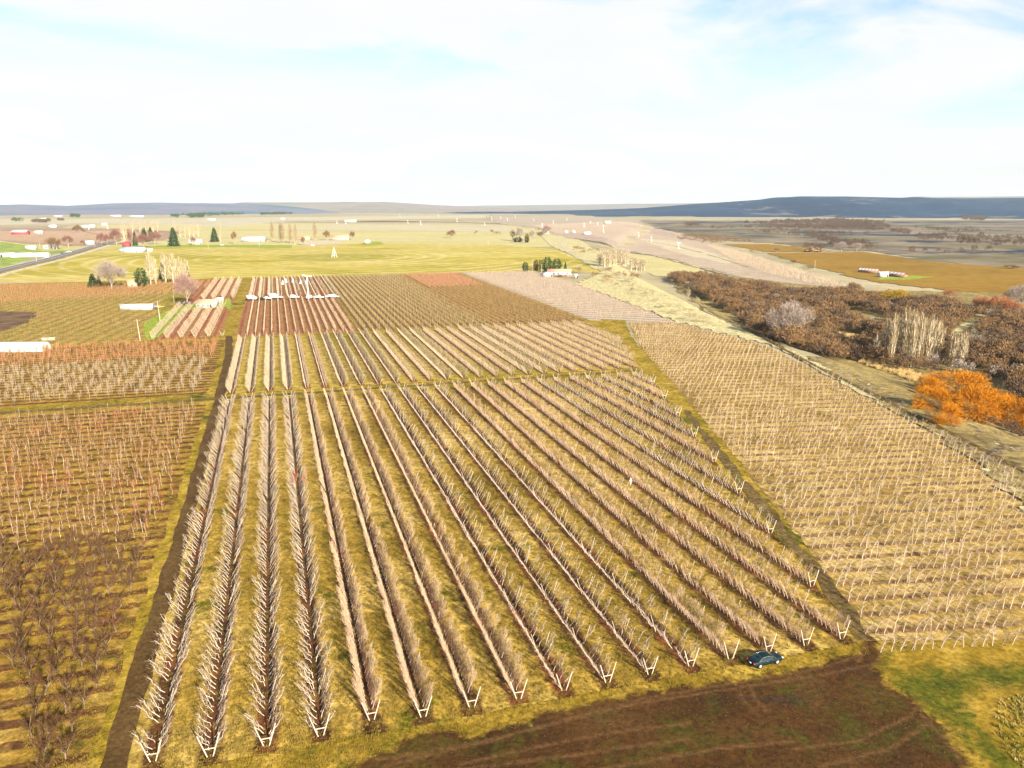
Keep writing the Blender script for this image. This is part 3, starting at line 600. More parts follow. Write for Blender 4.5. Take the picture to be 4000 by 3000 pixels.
def conifer(nr=900,kind='cone'):
    t=T(); t.tube([(0,0,0),(0,0,.9)],[.03,.004],4,0)
    for i in range(nr):
        z=rng.beta(1.1,1.6)*.95+.03
        if kind=='cone': R=.24*(1-z)**.8+.01
        elif kind=='egg': R=.36*math.sin(math.pi*(z*.86+.12))**.6
        else: R=.13*math.sin(math.pi*(z*.88+.1))**.45
        q=rng.uniform(.3,1)**.5; lay=1+.22*math.sin(z*55+rng.uniform(0,1)); a=rng.uniform(0,6.28); r=R*q*lay*(1+.12*math.sin(3*a+z*9))
        p=np.array([r*math.cos(a),r*math.sin(a),z]); dr=np.array([math.cos(a),math.sin(a),-.35 if kind=='cone' else .6])
        t.rib(p,p+nrm(dr+rng.normal(size=3)*.4)*.06,.045,.012,1)
    return t.done()
# ---------------------------------------------------------------- individual + stuff orchard planting
def plant_individuals(name,tpls,mats,items,cat,group):
    """items: (x,y,rot,scale,label). one Empty per tree with trunk and crown children sharing mesh data"""
    ms=[]
    for i,tp in enumerate(tpls):
        a=mesh_np(name+'_trunk',*tp.pick(0),[mats[0]]); b=mesh_np(name+'_twigs',*tp.pick(1),[mats[1]]); ms.append((a,b))
    for (x,y,r,sc,lab) in items:
        a,b=ms[random.randrange(len(ms))]
        e=empty(name,(x,y,hs(x,y)+0.05),r,label=lab,cat=cat,group=group); e.scale=(sc,sc,sc)
        link('trunk',a,e); link('crown',b,e)
def plant_stuff(name,tpls,mats,xyrs,label,cat,group):
    parts=[]; A=np.array(xyrs,float); k=rng.integers(len(tpls),size=len(A))
    for i,tp in enumerate(tpls):
        a=A[k==i]
        if len(a): parts.append(merge(tp,a[:,0],a[:,1],h(a[:,0],a[:,1])+0.03,a[:,2],a[:,3]))
    return stuff(name,parts,mats,label,cat,group)
ROTP=AZ            # local +X -> +n
LB=[t_limb() for _ in range(7)]; LB1=[t_limb(1) for _ in range(6)]
FN=[t_fan() for _ in range(6)]; FN1=[t_fan(1) for _ in range(6)]
def rowname(k):
    return ['leftmost trellis row','second trellis row from the left','third trellis row from the left','fourth trellis row from the left','fifth trellis row from the left','sixth trellis row from the left','seventh trellis row from the left','eighth trellis row from the left','ninth trellis row from the left','tenth trellis row from the left','eleventh trellis row from the left','twelfth trellis row from the left','thirteenth trellis row from the left','fourteenth trellis row from the left','fifteenth trellis row from the left','sixteenth trellis row from the left'][k] if k<16 else f'{od(k)} trellis row from the left'
limb_items=[];fan_items=[]
rowtype=lambda k: 'L' if k in (0,1,2,3,8,9,10,11) or k>=16 and k%3!=1 else 'F'
def front_t(k):
    return 83.0 if k==0 else 82.0+(1.2 if k==4 else 0)
def right_t(s):      # first t at which x<48.3 (diagonal track side)
    # x = s*NX + t*DX  <= 48.3
    return (s*NX-48.3)/NY
rows_A1=[]
for k in range(0,24):
    s=ROW0+PITCHROW*k; t0=max(front_t(k),right_t(s)); t1=250.0
    if t0<t1-4: rows_A1.append((k,s,t0,t1))
for k,s,t0,t1 in rows_A1:
    ty=rowtype(k); sp=1.22 if ty=='L' else 1.0; n=0; t=t0+0.6; cnt={1:0,-1:0}
    while t<t1:
        for sd in (1,-1):
            if rng.uniform()<0.07: continue
            tt=t+rng.uniform(-.15,.15); x,y=st(s,tt); rot=AZ+(0 if sd>0 else math.pi)+rng.normal()*.22
            sc=rng.uniform(.74,1.12)*(0.97 if k<8 else 0.86)
            (limb_items if ty=='L' else fan_items).append([math.hypot(x,y),x,y,rot,sc,k,sd,cnt[sd]]); cnt[sd]+=1
        t+=sp
def lab_v(it,ty):
    _,x,y,r,sc,k,sd,i=it
    side='right' if sd>0 else 'left'
    a='pale tree' if ty=='L' else 'fan tree'
    return f'{a} leaning {side}, {od(i)} from the near end of trellis row {("the leftmost" if k==0 else od(k)+" from left")}'.replace('of trellis row the leftmost','of leftmost trellis row').replace('of trellis row','of').replace('from left','row from left')
for its,ty,tp,tp1,mats,nm in ((limb_items,'L',LB,LB1,[M_pale,M_paletw],'fruit_tree'),(fan_items,'F',FN,FN1,[M_fan,M_fantw],'fan_trained_tree')):
    its.sort(key=lambda a:a[0]); near=its[:300]; far=its[300:]
    grp='pale bare fruit trees leaning out of the V-shaped trellis rows' if ty=='L' else 'pinkish fan-trained trees in the V-shaped trellis rows'
    plant_individuals(nm,tp,mats,[(a[1],a[2],a[3],a[4],lab_v(a,ty)) for a in near],'fruit tree',grp)
    mid=[a for a in far if a[0]<150]; ff=[a for a in far if a[0]>=150]
    A=[(a[1],a[2],a[3],a[4]) for a in far]
    plant_stuff('orchard_rows',tp1 if ty=='F' else tp1,mats,A,('pale limbed bare trees filling the back of the V-shaped trellis rows' if ty=='L' else 'pinkish fan trained trees filling the back of the trellis rows'),'orchard trees',None)
# block A2
def fill(srange,trange,ds,dt,tps,mats,name,label,vee=False,scale=(.85,1.1),cond=None,ph=None,jit=.15,skip=.03,adir=None,rotj=None):
    items=[]; s=srange[0] if ph is None else ph+math.ceil((srange[0]-ph)/ds)*ds
    while s<srange[1]:
        t=trange[0]+rng.uniform(0,dt)
        while t<trange[1]:
            for sd in ((1,-1) if vee else (1,)):
                if rng.uniform()<skip: continue
                x,y=st(s+rng.normal()*jit*.5,t+rng.uniform(-jit,jit))
                if cond is not None and not cond(x,y): continue
                r=AZ+(0 if sd>0 else math.pi)+rng.normal()*.15
                if rotj: r=rotj()
                items.append((x,y,r,rng.uniform(*scale)))
            t+=dt
        s+=ds
    plant_stuff(name,tps,mats,items,label,'orchard trees',None)
FARV=[t_limb(1) for _ in range(4)]
def t_low(kind):
    t=T()
    if kind=='L':
        t.tube([(.3,0,0),(1.0,.2,1.4),(1.7,.4,2.7)],[.09,.07,.04],3,0)
        for i in range(9):
            z=rng.uniform(.8,2.6); p=np.array([.3+z*.5,rng.uniform(-.2,.6),z]); t.tw(p,p+nrm([rng.normal()*.5+.2,rng.normal(),.8])*rng.uniform(.5,.9),.09,.03,1)
    else:
        t.tube([(.28,0,0),(.5,0,.8)],[.06,.05],3,0)
        for i in range(12):
            z=rng.uniform(.6,2.3); p=np.array([.28+.28*z,rng.uniform(-.6,.6),z]); t.tw(p,p+np.array([.1,rng.normal()*.15,rng.uniform(.5,.9)]),.06,.03,1)
    return t.done()
LOL=[t_low('L') for _ in range(5)]; LOF=[t_low('F') for _ in range(5)]
inA2=lambda x,y: x<47.5+max(0,(y-260))*0.02
a2L=[0,1,2,3,6,7,8,9,12,13,17,18,19]
for k in range(0,28):
    pass
def fill_rows(ks,trange,tps,mats,name,label,dt,sc=(.85,1.1),vee=True,cond=None,s0=ROW0):
    items=[]
    for k in ks:
        s=s0+PITCHROW*k; t=trange[0]
        while t<trange[1]:
            for sd in ((1,-1) if vee else (1,)):
                x,y=st(s,t+rng.uniform(-.2,.2))
                if cond is not None and not cond(x,y): continue
                items.append((x,y,AZ+(0 if sd>0 else math.pi)+rng.normal()*.15,rng.uniform(*sc)))
            t+=dt
    plant_stuff(name,tps,mats,items,label,'orchard trees',None)
fill_rows(a2L,(263,373),LOL,[M_farpale,M_farpale],'orchard_rows','pale bushy bare trees in the rows beyond the cross track',1.2,cond=inA2)
fill_rows([k for k in range(0,28) if k not in a2L],(263,373),LOF,[M_farpink,M_farpink],'orchard_rows','darker thin bare trees in the rows beyond the cross track',1.3,cond=inA2)
FT=[t_far(3.0,1.2,8,2.2,True) for _ in range(5)]
FD=[t_far(2.7,1.4,9,.9) for _ in range(5)]
fill((-18,36),(381,522),3.7,1.3,FT,[M_farpale,M_farpale],'orchard_rows','narrow wall-like tree rows on rust-coloured ground',ph=0,scale=(.95,1.15),jit=.05)
fill((-19,38),(536,683),6.0,1.6,LOL,[M_farpale,M_farpale],'orchard_rows','short pale V-shaped tree rows behind the parked trucks',vee=True,ph=-16.5,scale=(.9,1.1))
fill((38,101),(381,684),3.6,1.7,FT,[M_farolive,M_farolive],'orchard_rows','thin olive tree rows with tall pale posts',ph=0,scale=(.8,1.0))
M_farred=barkmat('far_reddish_wood',(0.36,0.13,0.09),(0.46,0.22,0.15),0.6)
fill((108,150),(570,682),3.6,1.7,FD,[M_farred,M_farred],'orchard_rows','reddish far corner of the dense brown orchard block',ph=1.2,scale=(.9,1.1),jit=.3)
fill((103,157),(381,682),3.6,1.6,FD,[M_farbrown,M_farbrown],'orchard_rows','dense brown orchard block with a reddish far corner',ph=0,scale=(.9,1.1),jit=.3)
pA6=P0((1812,1068),(2060,1063),(2250,1113),(2500,1206),(2610,1256),(2312,1252))
fill((159,240),(381,690),3.6,1.7,FT,[M_farpink,M_farpink],'orchard_rows','greyish pink trellis rows below the farmhouse',ph=0,scale=(.75,.95),cond=lambda x,y: bool(inpoly(x,y,pA6)))
fill((-57,-26),(386,514),6.0,1.6,LOL,[M_farpale,M_farpale],'orchard_rows','six short V-shaped tree rows left of the rusty block',vee=True,ph=-56,scale=(.9,1.1))
fill((-47,-26),(542,688),6.0,1.7,LOL,[M_farpale,M_farpale],'orchard_rows','four short V-shaped tree rows behind the white house',vee=True,ph=-46,scale=(.9,1.1))
# block C (leaning trees), rows run 5.7 degrees off X
LE=[t_lean() for _ in range(7)]; LE1=[t_lean(1) for _ in range(6)]
ca,sa=math.cos(math.radians(5.7)),math.sin(math.radians(5.7))
itC=[]; SPC=4.7
for j in range(0,72):
    n=0; u=40.0
    while u<140:
        v=96.2+SPC*j; x=u*ca-(v-100)*0*sa; y=v+ (u-54)*0.0993; x=u+rng.uniform(-.2,.2)
        if bool(inpoly(x,y,CB)) and x<0.72*y:
            if rng.uniform()>.03: itC.append([math.hypot(x,y),x,y,rng.normal()*.55+0.1,rng.uniform(.75,1.2),j,n])
            n+=1
        u+=1.5 if y<220 else 1.8
itC.sort(key=lambda a:a[0])
visC=[a for a in itC if abs(a[1])/a[2]<0.70]
near=visC[:300]; ids=set(id(a) for a in near)
plant_individuals('leaning_tree',LE,[M_lean,M_leantw],[(a[1],a[2],a[3],a[4],f'leaning bare tree, {od(a[6])} from diagonal track in {od(a[5])} row of right block') for a in near],'fruit tree','leaning bare trees in the block right of the diagonal track')
plant_stuff('orchard_rows',LE1,[M_lean,M_leantw],[(a[1],a[2],a[3],a[4]) for a in itC if id(a) not in ids],'leaning bare trees filling the back of the right-hand block','orchard trees',None)
# block B
VS=[t_vase() for _ in range(7)]; SL=[t_slim() for _ in range(6)]; SL1=[t_slim(1) for _ in range(6)]
itB=[];itS=[]
j=0; t=60.0
while t<248:
    n=0; s=-25.5-rng.uniform(0,1.0); sp=2.6 if t<150 else 1.7
    while s>-175:
        x,y=st(s+rng.normal()*.6,t+rng.normal()*.35)
        if abs(x)/max(y,1)<0.72 and y>66:
            vase=t<145+rng.normal()*3
            (itB if vase else itS).append([math.hypot(x,y),x,y,rng.uniform(0,6.28),rng.uniform(.84,1.12) if vase else rng.uniform(.85,1.15),j,n])
            n+=1
        s-=sp
    t+=4.4; j+=1
itB.sort(key=lambda a:a[0]); itS.sort(key=lambda a:a[0])
plant_individuals('vase_tree',VS,[M_vase,M_vasetw],[(a[1],a[2],a[3],a[4],f'dark vase-shaped tree, {od(a[6])} left of brown track in {od(a[5])} row from bottom') for a in itB[:300]],'fruit tree','dark vase-shaped bare trees left of the brown track')
if len(itB)>300: plant_stuff('orchard_rows',VS,[M_vase,M_vasetw],[(a[1],a[2],a[3],a[4]) for a in itB[300:]],'dark vase-shaped trees filling the back of the left block','orchard trees',None)
plant_individuals('slim_tree',SL,[M_slim,M_rusttw],[(a[1],a[2],a[3],a[4],f'slim rusty-twigged tree, {od(a[6])} left of brown track in {od(a[5])} row from bottom') for a in itS[:300]],'fruit tree','slim rusty-twigged trees in the back of the left block')
plant_stuff('orchard_rows',SL1,[M_slim,M_rusttw],[(a[1],a[2],a[3],a[4]) for a in itS[300:]],'slim rusty-twigged trees filling the back of the left block','orchard trees',None)
rr_=lambda: rng.uniform(0,6.28)
M_rust2=barkmat('rust_leaf_twigs',(0.36,0.11,0.03),(0.42,0.19,0.07),0.8,(0.30,0.20,0.10),0.03,0.58)
fill((-260,-27),(268,326),4.2,1.9,SL1,[M_slim,M_slim],'orchard_rows','tan slim trees and posts just beyond the left cross track',rotj=rr_,scale=(.7,1.05),jit=1.6)
fill((-260,-26),(328,372),4.0,1.8,SL1,[M_slim,M_rust2],'orchard_rows','rust-orange twigged trees in front of the white greenhouse',rotj=rr_,scale=(.8,1.25),jit=1.8)
a9=math.radians(9)
def young():
    items=[]; P=ST((-203,382),(-62,382),(-66,520),(-80,640),(-235,640),(-230,384))
    P2=P0((0,1215),(150,1222),(110,1262),(0,1300),(-200,1320),(-200,1215))
    for i in range(-60,20):
        u=i*6.5
        for k in range(0,140):
            v=330+k*2.5; x=u*math.cos(a9)-v*math.sin(a9)+rng.normal()*.2; y=u*math.sin(a9)+v*math.cos(a9)
            if bool(inpoly(x,y,P)) and not bool(inpoly(x,y,P2)): items.append((x,y,rr_(),rng.uniform(.55,.85)))
    plant_stuff('orchard_rows',SL1,[M_slim,M_rusttw],items,'thin young trees in rows on the green field','orchard trees',None)
    items=[]; P=P0((0,1118),(820,1103),(840,1118),(700,1150),(480,1165),(0,1190),(-300,1190),(-300,1125))
    for s in np.arange(-330,-40,4.5):
        for t in np.arange(470,760,2.6):
            x,y=st(s+rng.normal()*.3,t)
            if bool(inpoly(x,y,P)): items.append((x,y,rr_(),rng.uniform(.8,1.15)))
    plant_stuff('orchard_rows',SL1,[M_slim,M_rust2],items,'rust-coloured orchard along the near edge of the green field','orchard trees',None)
young()
# far orchards: hillside right, brown left
def scatter(poly,n,smin,smax,tps,mats,name,label,rows=None,cat='orchard trees'):
    P=np.array([q[:2] for q in poly]); x0,y0=P.min(0); x1,y1=P.max(0)
    if rows:
        ang,ds,dt=rows; c,s=math.cos(ang),math.sin(ang); R=math.hypot(x1-x0,y1-y0)/2; cx,cy=(x0+x1)/2,(y0+y1)/2
        u,v=np.meshgrid(np.arange(-R,R,ds),np.arange(-R,R,dt)); u=u.ravel();v=v.ravel(); X=cx+u*c-v*s+rng.normal(size=u.shape)*.15; Y=cy+u*s+v*c+rng.normal(size=u.shape)*.3
    else: X=rng.uniform(x0,x1,n*4); Y=rng.uniform(y0,y1,n*4)
    ok=inpoly(X,Y,[tuple(q) for q in P]); X=X[ok];Y=Y[ok]
    if not rows: X=X[:n];Y=Y[:n]
    A=np.stack([X,Y,rng.uniform(0,6.28,len(X)),rng.uniform(smin,smax,len(X))],-1)
    return plant_stuff(name,tps,mats,A,label,cat,None)
FS=[t_far(2.8,2.6,5,1.2) for _ in range(4)]
for tpp in FS: pass
scatter(mauve,0,.8,1.0,FS,[M_farpink,M_farpink],'orchard_rows','mauve-grey trellised orchard sloping to the valley',rows=(math.radians(20),5.5,5.0))
edge=PG((2760,960),(2900,990),(3130,1062),(3345,1135),(3230,1128),(3020,1080),(2880,1030))
scatter(edge,0,1.2,1.5,FT,[M_farpale,M_farpale],'orchard_rows','bright pale trellis rows on the edge of the right hillside',rows=(math.radians(20),5.0,2.6))
scatter(P0((0,905),(460,905),(640,915),(560,935),(320,958),(80,948),(0,940)),0,.9,1.2,FS,[M_farbrown,M_farpink],'orchard_rows','brown far orchard left of the asphalt road',rows=(math.radians(10),7,5))
# ---------------------------------------------------------------- trellis posts
pt=T(); pt.tube([(0,0,0),(0,0,3.0)],[.045,.04],4,0); pt.done(); m_post=mesh_np('trellis_post',pt.V,pt.Q,[M_post])
posts=[]
for k,s,t0,t1 in rows_A1:
    t=t0+9
    i=0
    while t<t1-2:
        for sd in ((1,-1) if rowtype(k)=='L' else (1,)):
            x,y=st(s+sd*.45,t); posts.append([math.hypot(x,y),x,y,sd*0.30,k,i,'A'])
        t+=13.5; i+=1
for j in range(0,64,1):
    i=0
    for u in np.arange(55.5+(j*5%11),125,15):
        v=96.2+SPC*j; y=v+(u-54)*.0993
        if bool(inpoly(u,y,CB)) and u/y<.7 and True: posts.append([math.hypot(u,y),u,y,rng.normal()*.05,j,i,'C']); i+=1
for j,t in enumerate(np.arange(150,248,8.8)):
    i=0
    for s in np.arange(-27,-170,-11.5):
        x,y=st(s,t)
        if abs(x)/y<.7: posts.append([math.hypot(x,y),x,y,rng.normal()*.05,j,i,'B']); i+=1
far_posts=[]
for s in np.arange(-16.5,150,6.0):
    for t in np.arange(268,372,12):
        x,y=st(s,t)
        if x<48: far_posts.append((x,y,0,.9))
for s in np.arange(40,101,3.6):
    for t in np.arange(382,680,12): far_posts.append((*st(s,t+rng.uniform(-1,1)),0,1.05))
for s in np.arange(-255,-27,9):
    for t in np.arange(268,328,7): far_posts.append((*st(s+rng.normal(),t),0,.95))
for s in np.arange(160,240,7.2):
    for t in np.arange(382,690,14):
        x,y=st(s,t)
        if bool(inpoly(x,y,pA6)): far_posts.append((x,y,0,.9))
posts.sort(key=lambda a:a[0])
for (_,x,y,tl,k,i,w) in posts[:300]:
    o=link('trellis_post',m_post,loc=(x,y,hs(x,y)+.03),rz=0); o.rotation_euler=(0,tl,AZ)
    if w=='A': lab=f'pale post leaning {"right" if tl>0 else "left"}, {od(i)} along the {rowname(k)}'
    elif w=='C': lab=f'upright pale post, {od(i)} from the diagonal track in {od(k)} row of right block'
    else: lab=f'upright pale post, {od(i)} left of brown track in {od(k)} post line of left block'
    tag(o,lab,'trellis post','wooden trellis posts standing in the orchard rows')
A=np.array([(p[1],p[2],0,1.0) for p in posts[300:]]+far_posts)
A[:,3]*=1.0
thick=T(); thick.tube([(0,0,0),(0,0,3.3)],[.065,.06],3,0); thick.done()
stuff('trellis_posts',[merge(thick,A[:,0],A[:,1],h(A[:,0],A[:,1]),A[:,2],A[:,3])],[M_post],'pale trellis posts in the farther orchard rows','trellis posts')
# end frames
def frame_meshes():
    a=T(); a.tube([(.28,0,0),(1.12,0,2.75)],[.075,.07],6,0); a.done()
    b=T(); b.tube([(-.28,0,0),(-1.12,0,2.75)],[.075,.07],6,0); b.done()
    c=T(); c.tube([(-.66,.0,1.02),(.66,0,1.02)],[.062,.062],6,0); c.done()
    return [mesh_np(n,t.V,t.Q,[M_post]) for n,t in (('slanted_post',a),('slanted_post',b),('crossbar',c))]
FM=frame_meshes()
def end_frame(s,t,lab,grp,rz=0,cross=True,sc=1):
    x,y=st(s,t); e=empty('trellis_end_frame',(x,y,.04),AZ+rz,label=lab,cat='trellis frame',group=grp); e.scale=(sc,)*3
    link('slanted_post',FM[0],e); link('slanted_post',FM[1],e)
    if cross: link('crossbar',FM[2],e)
for k,s,t0,t1 in rows_A1:
    end_frame(s,t0-0.3,f'V-shaped post frame at the near end of the {rowname(k)}','V-shaped end frames of the trellis rows',rng.normal()*.06,cross=(k not in (8,12)),sc=rng.uniform(.92,1.05))
for k,s,t0,t1 in rows_A1:
    end_frame(s,t1+0.4,f'V-shaped end frame at the far end of the {rowname(k)}','V-shaped end frames of the trellis rows',sc=rng.uniform(.9,1.0))
for i in range(12):
    end_frame(-16.5+6*i,534,f'far V-shaped end frame behind the parked trucks, {od(i)} from the left','far V-shaped end frames by the parked trucks')
for i in range(6):
    end_frame(-56+6*i,385,f'far V-shaped end frame in front of the white house, {od(i)} from the left','far V-shaped end frames in front of the white house')
# grass tufts and soil clods near the camera
def tufts():
    t=T()
    for i in range(7):
        a=rng.uniform(0,6.28); p=np.array([.12*math.cos(a),.12*math.sin(a),0]); t.rib(p,p*1.9+np.array([0,0,rng.uniform(.12,.26)]),.09,.02,0)
    t.done(); c=T(); V=[(math.cos(k*1.05)*.13*rng.uniform(.7,1.2),math.sin(k*1.05)*.11*rng.uniform(.7,1.2),0) for k in range(6)]; c.add(V+[(0,0,.10)],[(0,1,6,6),(1,2,6,6),(2,3,6,6),(3,4,6,6),(4,5,6,6),(5,0,6,6)]); c.done()
    MG=barkmat('dry_grass_blades',(0.12,0.085,0.010),(0.25,0.17,0.03),0.3,(0.08,0.09,0.006),0.12,0.55); MC=barkmat('soil_clods',(0.05,0.02,0.008),(0.13,0.06,0.025),1.0)
    dirt=P0((900,3200),(1340,3010),(1560,2925),(1590,2870),(1790,2860),(1800,2895),(2100,2800),(2420,2720),(2780,2672),(3080,2632),(3290,2575),(3420,2560),(3440,2640),(3560,2700),(3700,2790),(3790,2900),(3960,3200))
    n=60000; Y=65+ (rng.uniform(0,1,n)**1.5)*120; X=rng.uniform(-.72,.72,n)*Y
    s_,t_=X*NX+Y*NY,X*DX+Y*DY
    trk=(np.abs(s_+20.2)<2.4)
    strip=(np.abs(((s_-ROW0)/6+.5)%1-.5)*6<1.2)&(s_>-19)&(t_>82)&(X<48)
    dm=inpoly(X,Y,dirt); far=h(X,Y)<-.3
    edge=rng.uniform(0,1,n)
    patchy=(np.sin(X*.23+1)*np.sin(Y*.31+2)+rng.normal(size=n)*.35)
    keep=(~trk)&(~far)&(X<49)&((~dm)&((~strip)|(edge<.25)) | (dm&(patchy>9)))
    a=merge(t,X[keep],Y[keep],np.full(keep.sum(),.17),rng.uniform(0,6.28,keep.sum()),rng.uniform(.4,1.05,keep.sum()))
    stuff('grass_tufts',[a],[MG],'short golden and green grass tufts between the orchard rows','grass')
    m=9000; Y=rng.uniform(62,104,m); X=rng.uniform(-30,70,m); k=inpoly(X,Y,dirt)
    stuff('soil_clods',[merge(c,X[k],Y[k],np.full(k.sum(),.22),rng.uniform(0,6.28,k.sum()),rng.uniform(.25,.9,k.sum()))],[MC],'brown clods scattered over the tilled soil','soil clods')
    # tumbled stones along the brown track
tufts()
M_redtw=barkmat('bright_red_leaves',(0.42,0.055,0.02),(0.58,0.10,0.04),1.0)
ri=[]
for i,(X_,Y_) in enumerate([(1150,1905),(1158,1880),(1190,1900),(1196,1872)]):
    x,y,_=g(X_,Y_); ri.append((x,y,rng.uniform(0,6.28),.8,f'small red-leaved tree in the fourth trellis row, {["near left","far left","near right","far right"][i]} of the four'))
plant_individuals('red_leaved_tree',SL,[M_slim,M_redtw],ri,'fruit tree','four small red-leaved trees in the fourth trellis row')
#--PART2--
# ---------------------------------------------------------------- single trees
def twmat(n,a,b): return barkmat(n,a,b,0.7)
MT={'grey':twmat('grey_twigs',(0.22,0.175,0.14),(0.38,0.31,0.26)),'brown':twmat('brown_bush_twigs',(0.12,0.068,0.030),(0.26,0.155,0.07)),
 'dbrown':twmat('dark_bush_twigs',(0.07,0.045,0.03),(0.14,0.09,0.055)),'red':twmat('reddish_twigs',(0.17,0.075,0.055),(0.25,0.13,0.10)),
 'pink':twmat('pink_grey_twigs',(0.25,0.14,0.12),(0.36,0.23,0.205)),'orange':twmat('orange_twigs',(0.34,0.115,0.003),(0.54,0.215,0.008)),
 'gold':twmat('golden_twigs',(0.30,0.19,0.012),(0.42,0.28,0.03)),'salmon':twmat('salmon_twigs',(0.28,0.11,0.045),(0.40,0.17,0.075)),
 'pop':twmat('poplar_twigs',(0.20,0.145,0.07),(0.34,0.26,0.14)),'birch':twmat('straw_twigs',(0.27,0.21,0.12),(0.40,0.33,0.21)),
 'con':twmat('conifer_needles',(0.018,0.04,0.012),(0.045,0.085,0.02)),'cedar':twmat('bronze_cedar_leaves',(0.09,0.08,0.012),(0.17,0.13,0.02)),
 'hedge':twmat('olive_hedge_leaves',(0.09,0.10,0.008),(0.17,0.15,0.015)),'reed':twmat('golden_reeds',(0.50,0.34,0.12),(0.66,0.49,0.22))}
M_trunk=barkmat('grey_trunk_bark',(0.20,0.15,0.11),(0.38,0.31,0.24)); M_ptrunk=barkmat('pale_trunk_bark',(0.50,0.42,0.30),(0.68,0.60,0.46))
TPL={}
def tpl(kind):
    if kind not in TPL:
        mk={'round':lambda:crown_tree(4200,limbs=18,wt=.055),'willow':lambda:crown_tree(5200,False,'low',.065,limbs=26),'spread':lambda:crown_tree(900,shape='wide'),'poplar':lambda:poplar(),'thinpop':lambda:poplar(160,.05),
            'cone':lambda:conifer(1300),'egg':lambda:conifer(1500,'egg'),'col':lambda:conifer(900,'col'),'bush':lambda:crown_tree(500,False,'wide',.14)}[kind]
        TPL[kind]=[]
        for _ in range(3):
            t=mk(); t.done(); a=t.pick(0) if (t.M==0).any() else None; b=t.pick(1); TPL[kind].append((a,b,{}))
    return random.choice(TPL[kind])
def tree(name,kind,mat,x0,x1,yb,yt,label,group=None,cat='tree',tr=None,wmul=1.0):
    a,b,cache=tpl(kind); xc=(x0+x1)/2; x,y,z=g(xc,yb); m=mpp(x,y,z); H=(yb-yt)*m/math.cos(math.atan2(HC-z,y)*0.9); Wd=(x1-x0)*m
    base={'round':.95,'willow':.98,'spread':1.0,'poplar':.19,'thinpop':.12,'cone':.50,'egg':.74,'col':.29,'bush':1.0}[kind]
    sw=Wd/base*wmul; e=empty(name,(x,y,z),random.uniform(0,6.28),label=label,cat=cat,group=group); e.scale=(sw,sw,H)
    tm=tr or M_trunk
    if a is not None:
        k=('t',tm.name)
        if k not in cache: cache[k]=mesh_np('trunk',*a,[tm])
        link('trunk',cache[k],e)
    k=('c',mat)
    if k not in cache: cache[k]=mesh_np('crown',*b,[MT[mat]])
    link('crown',cache[k],e); return e
tree('bare_tree','round','grey',375,497,1128,1020,'large silvery grey bare tree beside the small pinkish house')
tree('bare_tree','round','pink',687,777,1190,1068,'pinkish grey bare tree over the parked dark cars behind the white house')
tree('conifer','cone','con',346,384,1123,1067,'dark conifer at the left foot of the silvery grey tree',cat='conifer')
tree('conifer','cone','con',378,398,1118,1076,'narrow dark conifer half hidden behind the silvery grey tree',cat='conifer')
tree('conifer','egg','con',532,576,1120,1045,'broad grey-green conifer just right of the small pinkish house',cat='conifer')
tree('conifer','cone','con',622,650,1090,1022,'thin dark conifer among the pale bare poplars, taller one',cat='conifer')
tree('conifer','cone','con',726,742,1085,1035,'thin dark conifer behind the pinkish grey bare tree',cat='conifer')
for i,(a,b,yb,yt) in enumerate([(570,610,1112,980),(598,622,1108,1000),(628,668,1105,985),(655,700,1105,990),(690,722,1100,1000),(715,745,1098,1010)]):
    tree('bare_poplar','poplar','birch',a,b,yb,yt,f'pale wispy bare poplar, {od(i)} from the left behind the pinkish grey tree','pale wispy poplars near the small pinkish house',tr=M_ptrunk)
tree('hedge_bush','bush','hedge',631,688,1206,1158,'rounded olive hedge bush beside the two parked small cars',cat='bush')
for i,(a,b,yb,yt,mt) in enumerate([(380,412,955,912,'red'),(405,432,958,915,'red'),(430,482,957,897,'red'),(488,520,955,902,'red'),(530,594,966,915,'red'),(575,630,955,905,'red'),(178,238,975,928,'brown'),(245,288,962,921,'red'),(312,332,957,938,'brown'),(283,322,910,880,'brown'),(905,928,952,905,'brown'),(745,768,958,925,'red'),(1175,1195,958,925,'brown'),(1262,1290,938,900,'brown'),(1364,1388,936,904,'brown'),(1746,1784,930,900,'brown')]):
    nm=['leftmost reddish round tree by the road bend','second reddish round tree by the road bend','third reddish round tree, largest by the road bend','fourth reddish round tree behind the teal-roofed barn','broad reddish round tree right behind the teal-roofed barn','reddish round tree right of the dark conifer pair','dark bare tree in front of the white gabled house by the road','reddish bare tree between the road and the white house','small dark round tree near the road end','brown bare tree beyond the far orchard','upright brown bare tree left of the long blue-white building','small reddish tree in front of the pinkish farmhouse','small brown tree before the four tall poplars','brown tree left of the long tan barn','round brown tree right of the long tan barn','lone small brown tree on the far yellow field'][i]
    tree('bare_tree','round',mt,a,b,yb,yt,nm)
tree('conifer','cone','con',520,538,960,903,'narrow dark conifer left of the dark conifer pair',cat='conifer')
tree('conifer','cone','con',552,580,945,890,'left conifer of the dark pair behind the teal-roofed barn',cat='conifer')
tree('conifer','cone','con',580,602,943,887,'right conifer of the dark pair behind the teal-roofed barn',cat='conifer')
tree('conifer','cone','con',661,700,962,888,'tall dark conifer standing alone left of the pinkish farmhouse',cat='conifer')
tree('conifer','cone','con',824,854,945,889,'tall dark conifer standing alone right of the pinkish farmhouse',cat='conifer')
pl=[(479,498,958,868),(512,526,908,862),(541,553,905,862),(564,577,905,862),(592,606,905,857),(610,622,905,860),(675,686,900,862),(698,710,925,865),(720,728,925,875),(735,745,925,870),(752,762,925,872),(770,780,925,870),(855,866,944,868)]
for i,(a,b,yb,yt) in enumerate(pl): tree('bare_poplar','poplar','birch',a,b,yb,yt,f'pale bare poplar, {od(i)} from the left in the farmyard windbreak','pale bare poplars around the farmyards',tr=M_ptrunk,wmul=1.5)
